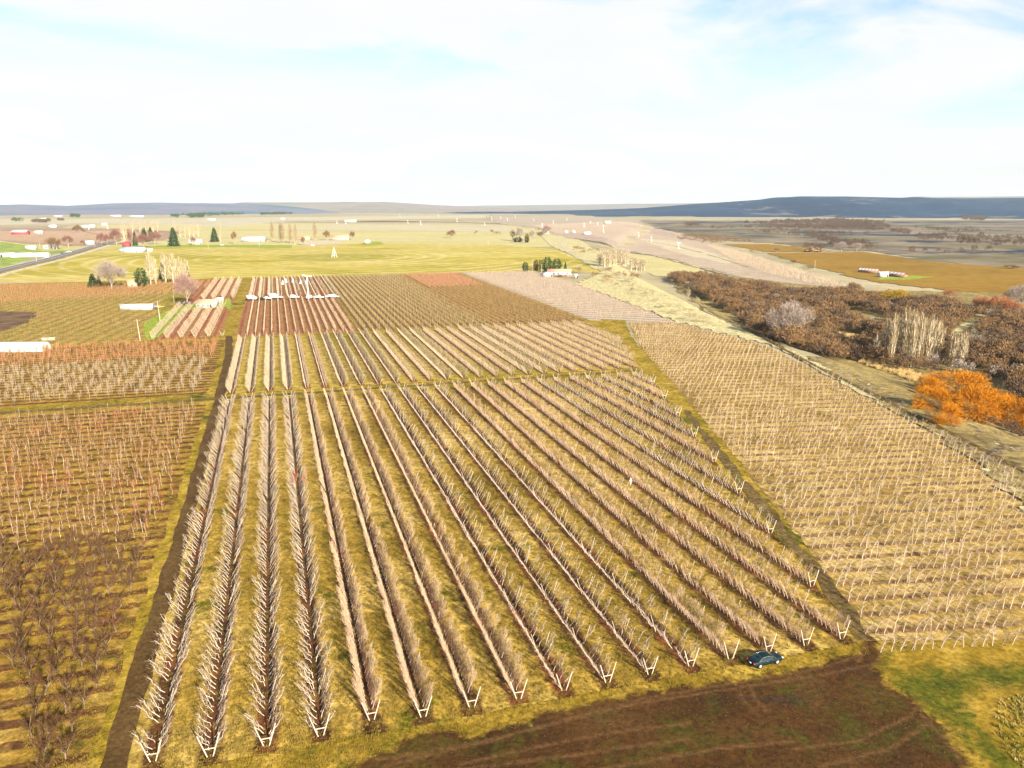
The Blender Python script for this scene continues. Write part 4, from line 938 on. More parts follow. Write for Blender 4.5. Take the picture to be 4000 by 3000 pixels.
for i,(a,b,yb,yt) in enumerate([(1057,1073,938,863),(1090,1103,948,870),(1098,1114,949,865),(1127,1144,949,872),(1150,1164,949,872),(1224,1240,938,866)]):
    tree('bare_poplar','poplar','pop',a,b,yb,yt,f'tall brown bare poplar, {od(i)} from the left beyond the wind machine','tall brown poplars by the far farmyard',wmul=1.4)
# farmhouse on the right
for (k,mt,a,b,yb,yt,lab) in [('egg','con',2040,2064,1062,1023,'small dark conifer, leftmost beside the farmhouse with the clay roof'),('col','cedar',2083,2093,1058,1018,'slim bronze cypress, first from the left beside the farmhouse'),('col','cedar',2090,2102,1058,1012,'slim bronze cypress, second from the left beside the farmhouse'),('col','cedar',2104,2114,1054,1014,'slim bronze cypress, third from the left beside the farmhouse'),('col','cedar',2112,2122,1053,1014,'slim bronze cypress touching the big dark conifer'),('egg','con',2119,2157,1062,1002,'big dark green conifer directly behind the farmhouse'),('egg','con',2156,2194,1056,1009,'brownish green conifer right of the big one behind the farmhouse'),('cone','con',2202,2214,1056,1023,'small pointed conifer, rightmost behind the farmhouse')]:
    tree('conifer',k,mt,a,b,yb,yt,lab,cat='conifer')
for i,(a,b,yb,yt,mt,lab) in enumerate([(2064,2090,1064,1040,'brown','small brown shrub between the conifer and the cypresses'),(2230,2285,1066,1035,'birch','straw-brown shrub right of the farmhouse'),(2300,2340,1090,1060,'brown','brown shrub on the dry slope beside the pivot field'),(2345,2395,1100,1070,'brown','tan shrub in the dry slope hollow'),(2230,2280,1068,1042,'brown','second brown shrub right of the farmhouse')]):
    tree('shrub','bush',mt,a,b,yb,yt,lab,cat='shrub')
# clump in the middle distance
for (k,mt,a,b,yb,yt,lab) in [('spread','brown',1912,1935,918,893,'leftmost low brown tree of the distant clump'),('spread','brown',1935,1958,920,897,'second low brown tree of the distant clump'),('round','birch',1990,2015,940,893,'pale rounded tree left in the distant clump'),('round','grey',2012,2050,942,890,'tall grey tree in the middle of the distant clump'),('egg','con',2005,2040,946,926,'low dark evergreen under the grey tree of the distant clump'),('col','cedar',2050,2066,948,911,'narrow evergreen right in the distant clump'),('round','grey',2066,2092,938,900,'grey tree just right of the narrow evergreen'),('round','brown',2096,2124,930,905,'brown tree before the distant white house'),('round','pink',2118,2156,915,880,'pinkish tree behind the distant white house'),('spread','brown',2090,2110,902,890,'tiny brown tree left of the distant white house'),('spread','brown',1850,1868,920,898,'small lone tree at the far field edge')]:
    tree('bare_tree',k,mt,a,b,yb,yt,lab)
# birches
bi=[(2335+i*9+random.uniform(-3,3),2352+i*9+random.uniform(-3,3),1040+i*.3+random.uniform(-14,2),972+random.uniform(-4,12)) for i in range(13)]+[(2458+i*10,2474+i*10,1062+random.uniform(-8,0),1004+random.uniform(-4,8)) for i in range(6)]
for i,(a,b,yb,yt) in enumerate(bi): tree('pale_grove_tree','poplar','birch',a-4,b+4,yb,yt,f'slender straw-coloured tree, {od(i)} from the left in the pale grove','slender trees of the pale grove beyond the farmhouse',tr=M_ptrunk,wmul=1.2)
for i,(a,b,yb,yt,mt) in enumerate([(2230,2285,990,958,'brown'),(2265,2290,998,975,'brown'),(2290,2320,985,965,'brown'),(2325,2358,988,966,'brown'),(2340,2400,1018,982,'birch'),(2342,2400,1074,1040,'brown'),(2390,2450,1088,1048,'brown'),(2440,2510,1105,1062,'brown'),(2360,2390,1104,1086,'salmon'),(2460,2480,1140,1122,'brown'),(2395,2420,1120,1104,'brown')]):
    tree('shrub','bush',mt,a,b,yb,yt,f'rounded brown shrub, {od(i)} nearest the cart path going down the dry slope' if i>8 else f'brown shrub clump, {od(i)} along the foot of the dry slope',cat='shrub')
tree('bare_tree','spread','birch',2672,2700,1188,1125,'small bare pale tree on the dry slope, left of the two')
tree('bare_tree','spread','birch',2714,2736,1185,1150,'small bare pale tree on the dry slope, right of the two')
for i,(x,y,w) in enumerate([(2640,1230,26),(2700,1255,40),(2745,1262,36),(2600,1205,30),(2620,1160,22),(2540,1150,26),(2560,1180,20)]):
    tree('shrub','bush','birch',x-w,x+w,y,y-w*.9,f'low straw-coloured shrub, {od(i)} on the open dry slope',cat='shrub')
# ---- valley individuals
V=[('round','grey',2995,3170,1345,1182,'big pale grey round tree in the middle of the thicket'),('poplar','birch',3000,3032,1300,1225,'slender whitish tree in front of the big grey tree'),
('round','gold',3440,3550,1192,1132,'golden yellow round willow at the thicket edge'),('round','salmon',3395,3450,1165,1136,'small salmon-orange bush left of the golden willow'),
('round','salmon',3680,3740,1165,1132,'small round salmon bush below the ochre field'),('round','salmon',3795,3870,1225,1158,'left orange-brown round willow on the right side'),('round','salmon',3850,3935,1235,1155,'middle orange-brown round willow on the right side'),('round','salmon',3900,3990,1238,1172,'right orange-brown round willow on the right side'),
('round','grey',3920,4040,1215,1110,'large grey bare tree cut by the right edge of the photo'),('spread','brown',3355,3425,1376,1308,'dark spreading bare tree against the golden reeds'),
('thinpop','birch',3400,3436,1408,1295,'small thin pale tree left of the poplar grove'),
('round','brown',3300,3370,1160,1105,'dark brown round tree at the end of the pale trellis rows'),
('round','grey',3260,3312,984,946,'pale grey tree, left of the pair on the valley plain'),('round','grey',3318,3372,984,950,'pale grey tree, right of the pair on the valley plain'),
('round','brown',3920,3980,1050,1035,'small dark bush on the right edge of the ochre field'),('round','brown',3020,3045,984,970,'small dark bush on the ochre field margin'),('spread','brown',2920,2955,990,975,'dark shrub at the top of the pale trellis rows'),('round','brown',3088,3112,1030,1015,'dark shrub between pale trellis rows and ochre field'),('spread','brown',3130,3180,1052,1040,'low brown shrub strip beside the ochre field')]
for v in V: tree('bare_tree' if v[1] not in('gold','salmon') else 'willow',v[0],v[1],v[2],v[3],v[4],v[5],v[6])
for i,(a,b,yb,yt) in enumerate([(3560,3700,1600,1490),(3630,3850,1560,1428),(3700,3880,1640,1475),(3800,3930,1630,1500),(3860,4010,1670,1515),(3580,3680,1545,1450),(3950,4060,1700,1530),(3640,3760,1660,1560)]):
    tree('orange_willow','willow','orange',a,b,yb,yt,f'glowing orange willow, {["front left","largest top","front middle","upper right","right","small upper left","cut by the photo edge","lowest front"][i]} one of the orange clump','bright orange willows right of the trellis block',wmul=1.05)
pg=[]
for i in range(22): pg.append((3455+i*10.2+random.uniform(-5,5),1440+random.uniform(-40,4)-abs(i-8)*1.0,random.uniform(1190,1235)+ (abs(i-9)**1.5)*1.2))
for i in range(5): pg.append((3705+i*13,1438-random.uniform(0,14),1285+random.uniform(-5,25)))
pg.sort()
for i,(x,yb,yt) in enumerate(pg): tree('tall_poplar','poplar','pop',x-17,x+17,yb,yt,f'tall bare columnar poplar, {od(i)} from the left in the valley grove','tall bare poplars of the valley grove',tr=M_ptrunk,wmul=1.1)
# thicket: one continuous mass
BT=[];
for _ in range(5):
    t=crown_tree(300,False,'wide',.26,limbs=8); t.done(); BT.append(t)
CAP=2600
def bushes(name,polys,dens,smin,smax,mats,label,excl=[],cat='thicket'):
    items=[]
    for poly in polys:
        P=np.array(PG(*poly)); x0,y0=P.min(0); x1,y1=P.max(0); A=abs(sum(P[i][0]*P[(i+1)%len(P)][1]-P[(i+1)%len(P)][0]*P[i][1] for i in range(len(P))))/2
        n=min(CAP,int(A*dens)); X=rng.uniform(x0,x1,n*8); Y=rng.uniform(y0,y1,n*8); ok=inpoly(X,Y,[tuple(q) for q in P])
        for e in excl: ok&=~inpoly(X,Y,e)
        X=X[ok][:n]; Y=Y[ok][:n]
        f=np.sin(X*.071+1.3*np.sin(Y*.023))*np.sin(Y*.053+1.1*np.sin(X*.037)+smin)
        if cat=='thicket': q=f>-.66+rng.normal(size=len(f))*.15; X,Y,f=X[q],Y[q],f[q]
        items+= [(x,y,rng.uniform(0,6.28),min(smax,max(smin,smin+(smax-smin)*(.42+.38*ff+rng.normal()*.16)))) for x,y,ff in zip(X,Y,f)]
    if not items: return
    plant_stuff(name,BT,mats,items,label,cat,None)
clear=[PG((3260,1205),(3330,1210),(3470,1240),(3470,1272),(3400,1270),(3300,1240)),PG((3690,1340),(3720,1290),(3780,1255),(3850,1240),(3880,1262),(3800,1300),(3760,1350)),PG((3600,1160),(3780,1165),(3800,1200),(3640,1195)),PG((3240,1290),(3340,1300),(3440,1330),(3440,1385),(3260,1345)),PG((3740,1195),(3900,1210),(3900,1240),(3760,1225))]
TH=[(2618,1085),(2720,1085),(2850,1110),(3000,1130),(3110,1150),(3300,1165),(3420,1170),(3560,1192),(3700,1200),(4000,1235),(4300,1250),(4300,1720),(4000,1600),(3850,1480),(3700,1455),(3560,1470),(3460,1440),(3370,1405),(3250,1402),(3100,1362),(2970,1310),(2900,1262),(2800,1195),(2700,1140),(2630,1105)]
bushes('thicket',[TH],.036,5.5,11.5,[MT['brown'],MT['brown']],'continuous thicket of brown bare bushes filling the creek valley',clear)
bushes('thicket',[TH],.028,5,11,[MT['dbrown'],MT['dbrown']],'darker bare bushes mixed through the creek valley thicket',clear)
bushes('thicket',[TH],.008,4,8,[MT['grey'],MT['grey']],'paler grey bushes mixed through the creek valley thicket',clear)
bushes('thicket',[[(3780,1650),(4100,1760),(4300,1850),(4300,1780),(4000,1690),(3850,1640)]],.03,3,5,[MT['dbrown'],MT['dbrown']],'dark scrub below the orange willows')
bushes('reed_bed',[[(3365,1402),(3450,1420),(3560,1455),(3625,1485),(3600,1510),(3500,1470),(3400,1440),(3360,1420)]],.5,1.6,2.6,[MT['reed'],MT['reed']],'golden reed bank in front of the tall poplar grove',cat='reeds')
bushes('reed_bed',[[(3260,1310),(3340,1315),(3430,1345),(3430,1375),(3330,1360),(3260,1340)]],.25,2.0,3.4,[MT['reed'],MT['reed']],'golden reeds behind the dark spreading tree',cat='reeds')
bushes('sage_scrub',[[(3100,1380),(3300,1440),(3500,1560),(3800,1650),(4300,1850),(4300,2130),(4050,2000),(3800,1790),(3600,1680),(3450,1590),(3300,1480)]],.05,.8,2.0,[MT['brown'],MT['grey']],'low grey-brown scrub on the slope above the willows',cat='scrub')
bushes('sage_scrub',[[(2340,1090),(2480,1110),(2620,1170),(2800,1260),(2900,1310),(2700,1270),(2500,1200)]],.008,1.2,3.0,[MT['birch'],MT['birch']],'scattered straw-coloured scrub on the dry slope',cat='scrub')
bands=[[(3010,868),(3300,862),(3450,872),(3450,884),(3300,878),(3010,876)],[(3170,882),(3400,878),(3480,890),(3460,905),(3250,900),(3000,897),(2990,889)],[(3480,905),(3540,905),(3560,922),(3480,915)],[(3090,925),(3200,928),(3260,945),(3420,972),(3430,988),(3340,990),(3250,965),(3180,940)],[(3570,932),(3700,935),(3720,945),(3600,945)],[(3740,950),(3850,945),(4000,955),(4000,970),(3860,965),(3750,962)],[(3760,850),(3850,848),(3840,866),(3760,860)],[(3900,840),(4000,842),(4000,850),(3900,852)],[(2640,935),(2700,918),(2800,925),(2950,945),(2960,953),(2850,950),(2780,958),(2700,945)],[(2660,880),(2760,884),(2700,890)],[(3140,975),(3220,972),(3220,985),(3150,986)],[(2900,875),(3000,873),(3000,880)]]
CAP=500
bushes('brush',bands[:8]+bands[9:],.0020,9,20,[MT['dbrown'],MT['dbrown']],'dark brush lines across the sagebrush plain',cat='brush')
bushes('brush',[[(2900,905),(3100,900),(3400,915),(3300,925),(3000,918)],[(3550,890),(3750,893),(3900,905),(3700,912)],[(3600,915),(3800,920),(4000,930),(4000,940),(3700,930)],[(2750,890),(3000,885),(3050,893),(2800,898)],[(3500,985),(3800,975),(3900,985),(3600,1000)]],.0012,6,12,[MT['dbrown'],MT['dbrown']],'sparser dark scrub dotted over the sagebrush plain',cat='brush')
bushes('brush',[bands[8]],.004,5,8,[MT['brown'],MT['brown']],'brown brush along the top of the right hillside orchard',cat='brush')
CAP=260
bushes('distant_trees',[[(590,805),(740,801),(740,804),(590,809)],[(760,800),(1060,796),(1060,799),(760,803)]],.0006,14,26,[MT['con'],MT['con']],'tiny dark trees along the far left ridge',cat='distant trees')
bushes('distant_trees',[[(50,862),(90,860),(90,870),(50,870)],[(275,842),(310,842),(310,852),(275,852)],[(670,842),(700,842),(700,852),(670,852)],[(740,840),(800,836),(800,852),(740,856)],[(700,842),(960,832),(950,840),(760,850)],[(1020,836),(1140,832),(1140,838),(1020,842)],[(1330,806),(1400,805),(1400,810),(1330,811)],[(1570,815),(1610,815),(1610,820),(1570,820)]],.0012,10,20,[MT['dbrown'],MT['con']],'dark distant tree belts in front of the west hill',cat='distant trees')
bushes('distant_trees',[[(128,866),(195,862),(195,872),(128,872)],[(228,860),(250,860),(250,864),(228,864)]],.006,10,14,[MT['dbrown'],MT['dbrown']],'dark purple-brown tree belt far left of the road',cat='distant trees')
# ---------------------------------------------------------------- buildings
M_wall=plain('white_siding',(0.50,0.49,0.47),0.6,0.04,.5); M_tanw=plain('tan_siding',(0.52,0.42,0.30),0.7,0.06,.5)
M_roofb=plain('brown_shingle_roof',(0.48,0.27,0.17),0.8,0.12,.8); M_roofw=plain('pale_metal_roof',(0.46,0.46,0.45),0.4,0.05,.4,.4)
M_teal=plain('teal_metal_roof',(0.24,0.46,0.46),0.4,0.08,.5,.4); M_redr=plain('red_barn_paint',(0.42,0.05,0.05),0.6,0.08,.5); M_glassd=plain('dark_window_glass',(0.03,0.04,0.05),0.15,0.1,1,.6)
M_dark=plain('dark_doorway',(0.05,0.035,0.03),0.8,0.1,1); M_blue=plain('blue_wall_panel',(0.22,0.40,0.55),0.6,0.06,.5); M_poly=plain('white_polythene',(0.58,0.59,0.60),0.35,0.03,.4,.5); M_clay=plain('clay_tile_roof',(0.52,0.26,0.18),0.8,0.12,.8)
M_woodb=plain('brown_wood',(0.26,0.15,0.08),0.8,0.15,1)
def obj_t(name,t,mat,parent=None):
    t.done(); return link(name,mesh_np(name,t.V,t.Q,[mat]),parent)
def gable(name,label,cat,x0,x1,yb,wh,rh,dep,rot=0.0,wm=None,rm=None,ridge='x',wins=3,door=True,extra=None,winm=None,group=None,porch=False,length=None):
    xc=(x0+x1)/2; x,y,z=g(xc,yb); m=mpp(x,y,z); L=(x1-x0)*m if length is None else length; wm=wm or M_wall; rm=rm or M_roofw
    e=empty(name,(x,y+dep/2,z+.05),rot,label=label,cat=cat,group=group)
    w=T(); w.box((0,0,wh/2),(L,dep,wh))
    hx,hy=L/2,dep/2
    if ridge=='x':
        for sx in (-1,1): w.add([(sx*hx,-hy,wh),(sx*hx,hy,wh),(sx*hx,0,wh+rh),(sx*hx,0,wh+rh)],[(0,1,2,3)])
    else:
        for sy in (-1,1): w.add([(-hx,sy*hy,wh),(hx,sy*hy,wh),(0,sy*hy,wh+rh),(0,sy*hy,wh+rh)],[(0,1,2,3)])
    obj_t('wall',w,wm,e)
    r=T(); o=.35
    if ridge=='x':
        for sy in (-1,1):
            a=[(-hx-o,sy*(hy+o),wh-.12),(hx+o,sy*(hy+o),wh-.12),(hx+o,0,wh+rh+.06),(-hx-o,0,wh+rh+.06)]; r.add(a+[(p[0],p[1],p[2]+.14) for p in a],[(3,2,1,0),(4,5,6,7),(0,1,5,4),(1,2,6,5),(3,0,4,7)])
    else:
        for sx in (-1,1):
            a=[(sx*(hx+o),-hy-o,wh-.12),(sx*(hx+o),hy+o,wh-.12),(0,hy+o,wh+rh+.06),(0,-hy-o,wh+rh+.06)]; r.add(a+[(p[0],p[1],p[2]+.14) for p in a],[(3,2,1,0),(4,5,6,7),(0,1,5,4),(1,2,6,5),(3,0,4,7)])
    ro=obj_t('roof',r,rm,e)
    for i in range(wins):
        q=T(); px=-hx+L*(i+.6)/(wins+.6); q.box((px,-hy-.04,wh*.55),(min(1.4,L/(wins*2.2)),.06,wh*.32)); wi=obj_t('window',q,winm or M_glassd,e)
    if door: q=T(); q.box((hx-L*.12,-hy-.04,wh*.4),(1.1,.07,wh*.78)); obj_t('door',q,M_dark,e)
    return e,L,z
gable('farmhouse','small white house with brown roof above the six short V rows','house',766,834,1204,3.0,1.7,9,-.05,M_wall,M_roofb,'x',3)
gable('shed','small white lean-to shed just right of the brown-roofed white house','shed',842,868,1184,2.4,.7,4,0,M_wall,M_roofw,'x',1)
gable('farmhouse','small pinkish-roofed house half hidden by the silvery grey tree','house',490,532,1122,2.8,2.2,9,.5,M_tanw,M_clay,'x',1)
e,L,z=gable('long_shed','long low white shed with a ribbed side left of the small parked cars','shed',471,590,1212,3.0,.25,4.2,math.radians(6),M_roofw,M_roofw,'x',0,False)
rb=T()
for i in range(24): rb.box((-L/2+L*(i+.5)/24,-2.13,1.45),(.10,.05,2.7))
obj_t('rib_panel',rb,M_wall,e)
gable('barn','white barn with teal metal roof beside the asphalt road','barn',466,548,986,4.2,2.2,20,-.08,M_poly,M_teal,'x',2)
gable('barn','lower pale annex at the right of the teal-roofed barn','barn',548,592,982,2.6,.8,8,0,M_poly,M_roofw,'x',0,False)
gable('red_shed','small red gabled shed peeping over the teal-roofed barn','shed',478,502,964,4.4,3.0,9,0,M_redr,M_redr,'y',0,False)
gable('farmhouse','white gabled house behind the dark bare tree by the road','house',165,212,974,5.2,2.6,14,.35,M_wall,M_poly,'y',2)
gable('trailer','plain white box trailer left of the white gabled house','trailer',98,137,975,4.6,.3,6,.02,M_wall,M_poly,'x',0,False)
gable('farmhouse','white low house at the far end of the asphalt road','house',328,360,956,4.0,2,10,.0,M_wall,M_roofw,'x',2)
gable('red_barn','red barn with white roof in the far left orchard','barn',45,100,917,5.5,3.5,16,0.05,M_redr,M_poly,'x',2)
gable('farmhouse','small pale far house right of the red barn','house',132,162,914,4,2.5,10,0,M_tanw,M_poly,'x',1)
gable('packing_shed','long blue and white packing shed left of the brown poplars','barn',943,1027,944,5.0,2.4,20,.02,M_wall,M_poly,'x',5,True,winm=M_blue)
gable('farmhouse','pinkish farmhouse between the two lone dark conifers','house',735,782,955,4.2,3.2,14,.3,M_tanw,M_roofw,'x',3)
gable('farmhouse','low tan house right of the brown poplars','house',1168,1208,938,3.6,2.6,13,0,M_tanw,M_clay,'x',3)
gable('tan_barn','long tan barn with pale roof and dark open end','barn',1292,1359,938,4.2,4.0,18,0,M_tanw,M_clay,'x',1)
gable('shed','little white shed on the bright lawn patch','shed',1424,1445,951,4.0,2.2,8,0.1,M_wall,M_poly,'y',0)
gable('farmhouse','distant white house under the pinkish tree','house',2116,2142,914,5,3,14,.2,M_wall,M_poly,'y',1)
gable('shed','distant long white shed amid the mauve hillside orchard','shed',2280,2308,918,4.5,1.5,12,0,M_wall,M_poly,'x',2)
gable('shed','distant small white shed left of the long one on the hillside','shed',2236,2248,911,4.5,2.5,8,0,M_wall,M_poly,'y',0,False)
gable('shed','distant tiny white shed in the middle of the hillside orchard','shed',2206,2218,911,3.5,1.5,8,0,M_wall,M_poly,'x',0,False)
gable('shed','distant barn on the far rim of the hillside orchard','shed',2362,2386,875,6,3,16,0,M_tanw,M_poly,'x',0,False)
# farmhouse with clay roof: main block, garage and side shed
gable('clay_roof_farmhouse','main farmhouse with clay-coloured roof in front of the dark conifers','house',2140,2232,1076,3.0,2.0,12,-.08,M_wall,M_clay,'x',5)
gable('garage','open-fronted pale garage left of the clay-roofed farmhouse','garage',2120,2152,1082,2.6,1.2,7,.5,M_wall,M_roofw,'y',0)
gable('shed','small white shed at the right of the clay-roofed farmhouse','shed',2246,2256,1088,2.6,.8,3.5,0,M_wall,M_poly,'x',0)
gable('carport','low pale carport in front of the clay-roofed farmhouse','carport',2180,2232,1083,2.2,.3,5,-.1,M_woodb,M_roofw,'x',2,False)
# hoop houses
def hoop(label,x0,x1,yb,R,rot,Lm,group=None,name='hoop_house'):
    x,y,z=g((x0+x1)/2,yb); e=empty(name,(x,y+R,z),rot,label=label,cat='greenhouse',group=group); t=T(); n=12; V=[]
    for k in range(13):
        a=math.pi*k/n
        for sx in (-1,1): V.append((sx*Lm/2,-R*math.cos(a),.9+R*.72*math.sin(a)))
    V+= [(-Lm/2,-R,0),(Lm/2,-R,0),(-Lm/2,R,0),(Lm/2,R,0)]
    t.add(V,[(2*k,2*k+1,2*k+3,2*k+2) for k in range(12)]+[(26,27,1,0),(24,25,29,28)]); obj_t('cover',t,M_poly,e)
    for sx in (-1,1):
        t=T(); pts=[(sx*Lm/2*.995,-R,0),(sx*Lm/2*.995,R,0)]
        for k in range(0,12): a=math.pi*k/n; b=math.pi*(k+1)/n; t.add([(sx*Lm*.498,-R*math.cos(a),0),(sx*Lm*.498,-R*math.cos(b),0),(sx*Lm*.498,-R*math.cos(b),.9+R*.71*math.sin(b)),(sx*Lm*.498,-R*math.cos(a),.9+R*.71*math.sin(a))],[(0,1,2,3)])
        obj_t('end_wall',t,M_poly,e)
        t=T(); t.box((sx*(Lm/2+.03),0,1.2),(.06,R*.7,2.4)); obj_t('door',t,M_tanw if Lm>20 else M_dark,e)
    t=T()
    for k in range(1,7):
        xx=-Lm/2+Lm*k/7
        P=[(xx,-(R+.03)*math.cos(math.pi*q/8),.93+(R+.03)*.72*math.sin(math.pi*q/8)) for q in range(9)]; t.tube(P,[.05]*9,3,0)
    obj_t('hoop_rib',t,M_metalw,e); return e
hoop('big white greenhouse at the left edge above the rust-coloured trees',-60,150,1376,3.8,.05,24)
hoop('leftmost white hoop house beside the asphalt road',-10,50,1003,5,1.15,15,'white hoop houses beside the asphalt road')
hoop('middle white hoop house beside the asphalt road',45,96,1004,5,.95,24,'white hoop houses beside the asphalt road')
hoop('rightmost white hoop house beside the asphalt road',97,170,1003,5,.30,27,'white hoop houses beside the asphalt road')
# long livestock sheds with alternating red and white roof panels
def longshed(label,x0,x1,ya,yb_,hgt,n,first):
    xa,y_a,za=g(x0,ya); xb,y_b,zb=g(x1,yb_); L=math.hypot(xb-xa,y_b-y_a); a=math.atan2(y_b-y_a,xb-xa)
    e=empty('livestock_shed',((xa+xb)/2,(y_a+y_b)/2+4,min(za,zb)+.2),a,label=label,cat='livestock shed'); t=T(); t.box((0,0,hgt*.35),(L,5,hgt*.7)); obj_t('wall',t,M_woodb,e)
    for i in range(n):
        t=T(); c=-L/2+L*(i+.5)/n; w=L/n*(.72 if i%1==0 else .5)
        V=[(c-w/2,-2.9,hgt*.62),(c+w/2,-2.9,hgt*.62),(c+w/2,0,hgt),(c-w/2,0,hgt),(c+w/2,2.9,hgt*.62),(c-w/2,2.9,hgt*.62)]; t.add(V,[(0,1,2,3),(3,2,4,5)]); obj_t('roof_panel',t,M_poly,e)
        t=T(); c2=c+w/2+L/n*.13; w2=L/n*.24; V=[(c2-w2/2,-2.8,hgt*.62),(c2+w2/2,-2.8,hgt*.62),(c2+w2/2,0,hgt*.97),(c2-w2/2,0,hgt*.97),(c2+w2/2,2.8,hgt*.62),(c2-w2/2,2.8,hgt*.62)]; t.add(V,[(0,1,2,3),(3,2,4,5)]); obj_t('roof_panel',t,M_redr,e)
longshed('left half of the red and white roofed livestock sheds on the ochre field',3363,3440,1066,1072,4.6,6,0)
longshed('right half of the red and white roofed livestock sheds on the ochre field',3472,3545,1080,1088,4.6,5,0)
gable('white_barn','plain white barn between the two red and white livestock sheds','barn',3437,3470,1084,3.6,1.4,6,.05,M_wall,M_poly,'x',0,True)
lp=PG((3440,1084),(3560,1078),(3650,1082),(3560,1094),(3430,1094)); drape('lawn',lp,M_lawn,3)
sheet('lawn',P0((1400,955),(1440,944),(1480,944),(1500,952),(1460,957)),M_lawn,1,10)
sheet('gravel_yard',P0((1160,950),(1200,940),(1330,942),(1340,952),(1250,958),(1180,957)),M_gravel,1,10)
sheet('lawn',P0((560,1260),(690,1200),(900,1165),(905,1215),(880,1200),(720,1215),(640,1300),(600,1330),(570,1330)),M_lawn,.5,4)
sheet('lawn',P0((580,962),(640,966),(900,966),(1140,968),(1140,958),(900,956),(640,958)),M_lawn,.5,10)
# log piles and brown mounds
def pile(label,x0,x1,yb,hh):
    x,y,z=g((x0+x1)/2,yb); L=(x1-x0)*mpp(x,y,z); t=T()
    for i in range(60):
        cx=rng.uniform(-L/2,L/2); cz=rng.uniform(.5,hh)*(1-(abs(cx)/(L/2))**2*.6); a=rng.uniform(0,3); t.tube([(cx-2*math.cos(a),rng.uniform(-4,4),cz),(cx+2*math.cos(a),rng.uniform(-4,4),cz+rng.uniform(-.6,.6))],[.9,.7],4,0)
    o=obj_t('brush_pile',t,M_woodb); o.location=(x,y,z); tag(o,label,'brush pile')
pile('brown pile of stacked bales at the top of the ochre field',3148,3212,985,8)
# ---------------------------------------------------------------- poles and wind machines
def power_pole(xb,yb,yt,label,lean=0.0):
    x,y,z=g(xb,yb); H=(yb-yt)*mpp(x,y,z)/math.cos(math.atan2(HC,y)); e=empty('power_pole',(x,y,z),random.uniform(-.3,.3),label=label,cat='power pole',group='wooden power poles around the farm'); e.rotation_euler=(0,lean,0.2)
    t=T(); t.tube([(0,0,0),(0,0,H)],[.22,.14],6,0); obj_t('pole',t,M_post,e); t=T(); t.box((0,0,H-.7),(2.4,.14,.16)); obj_t('crossarm',t,M_woodb,e)
    t=T(); 
    for q in (-1,0,1): t.tube([(q,0,H-.62),(q,0,H-.38)],[.07,.05],4,0)
    obj_t('insulator',t,M_whitep,e)
for a in [(548,1332,1247,'wooden power pole left of the six short V rows',-.05),(626,1256,1175,'wooden power pole beside the small yellow-black car',-.04),(680,1182,1123,'wooden power pole at the left of the pinkish grey tree',0),(371,964,940,'power pole near the far end of the road'),(269,968,935,'power pole by the reddish tree beside the road'),(156,964,942,'power pole behind the white box trailer'),(143,1022,996,'power pole on the road verge beside the white car'),(814,970,940,'power pole before the lone right conifer'),(1013,966,949,'power pole in front of the blue and white packing shed'),(1152,957,940,'power pole below the brown poplars'),(3182,1053,1018,'power pole at the left edge of the ochre field'),(1907,957,940,'power pole at the far corner of the pivot field'),(2116,1068,1032,'yellowish pole left of the clay-roofed farmhouse'),(2081,1058,1016,'power pole left of the bronze cypresses')]: power_pole(a[0],a[1],a[2],a[3],*a[4:])
PB=T(); 
def wind_machine(xb,yb,yt,label,ang,grp='white wind machines standing in the orchards'):
    x,y,z=g(xb,yb); H=max(6,(yb-yt)*mpp(x,y,z)/math.cos(math.atan2(HC,y))); e=empty('wind_machine',(x,y,z),ang,label=label,cat='wind machine',group=grp)
    t=T(); t.tube([(0,0,0),(0,0,H)],[.38,.26],8,0); obj_t('mast',t,M_whitep,e)
    t=T(); t.box((0,-.1,H+.2),(.6,1.1,.6)); obj_t('gearbox',t,M_whitep,e)
    for s in (-1,1):
        t=T(); t.add([(0,-.7,H+.1),(s*2.9,-.75,H-.5*s+.6),(s*2.9,-.62,H-.5*s+1.2),(0,-.6,H+.5)],[(0,1,2,3)]); t.add([(0,-.63,H+.1),(s*2.9,-.68,H-.5*s+.6),(s*2.9,-.55,H-.5*s+1.2),(0,-.53,H+.5)],[(3,2,1,0)]); obj_t('blade',t,M_whitep,e)
    t=T(); t.box((1.3,0,.8),(1.8,1.3,1.5)); obj_t('engine_box',t,M_whitep,e)
wind_machine(1204,1162,1082,'tall white wind machine above the parked white trucks',.3)
wms=[(1893,881,870),(1906,847,840),(1921,861,847),(1956,856,847),(1982,863,854),(2013,851,843),(2085,862,855),(2118,888,874),(2161,876,864),(2214,861,856),(2281,888,874),(2306,873,868),(2334,879,870),(2357,908,882),(2495,924,910),(2544,944,926),(2650,972,949)]
for i,a in enumerate(wms): wind_machine(a[0],a[1],a[2],f'distant white wind machine, {od(i)} from the left on the right hillside',random.uniform(-1.2,1.2),'distant wind machines on the right hillside')
wml=[(1316,874,865),(1350,874,865),(1593,872,862),(1643,878,866),(1562,847,835),(1713,850,838),(1785,868,855),(420,894,876),(346,896,884),(1260,823,815)]
for i,a in enumerate(wml): wind_machine(a[0],a[1],a[2],f'distant white wind machine, {od(i)} listed on the far left fields' if False else ['far wind machine left of the dark field','far wind machine at the dark field corner','far wind machine over the dark field middle','far wind machine right over the dark field','far wind machine high on the pale slope','far wind machine left of the mesa foot','far wind machine at the dark field right end','far wind machine beyond the far left trees','far wind machine above the brown left orchard','far wind machine on the middle hill'][i],random.uniform(-1.2,1.2),'tiny wind machines on the far left fields')
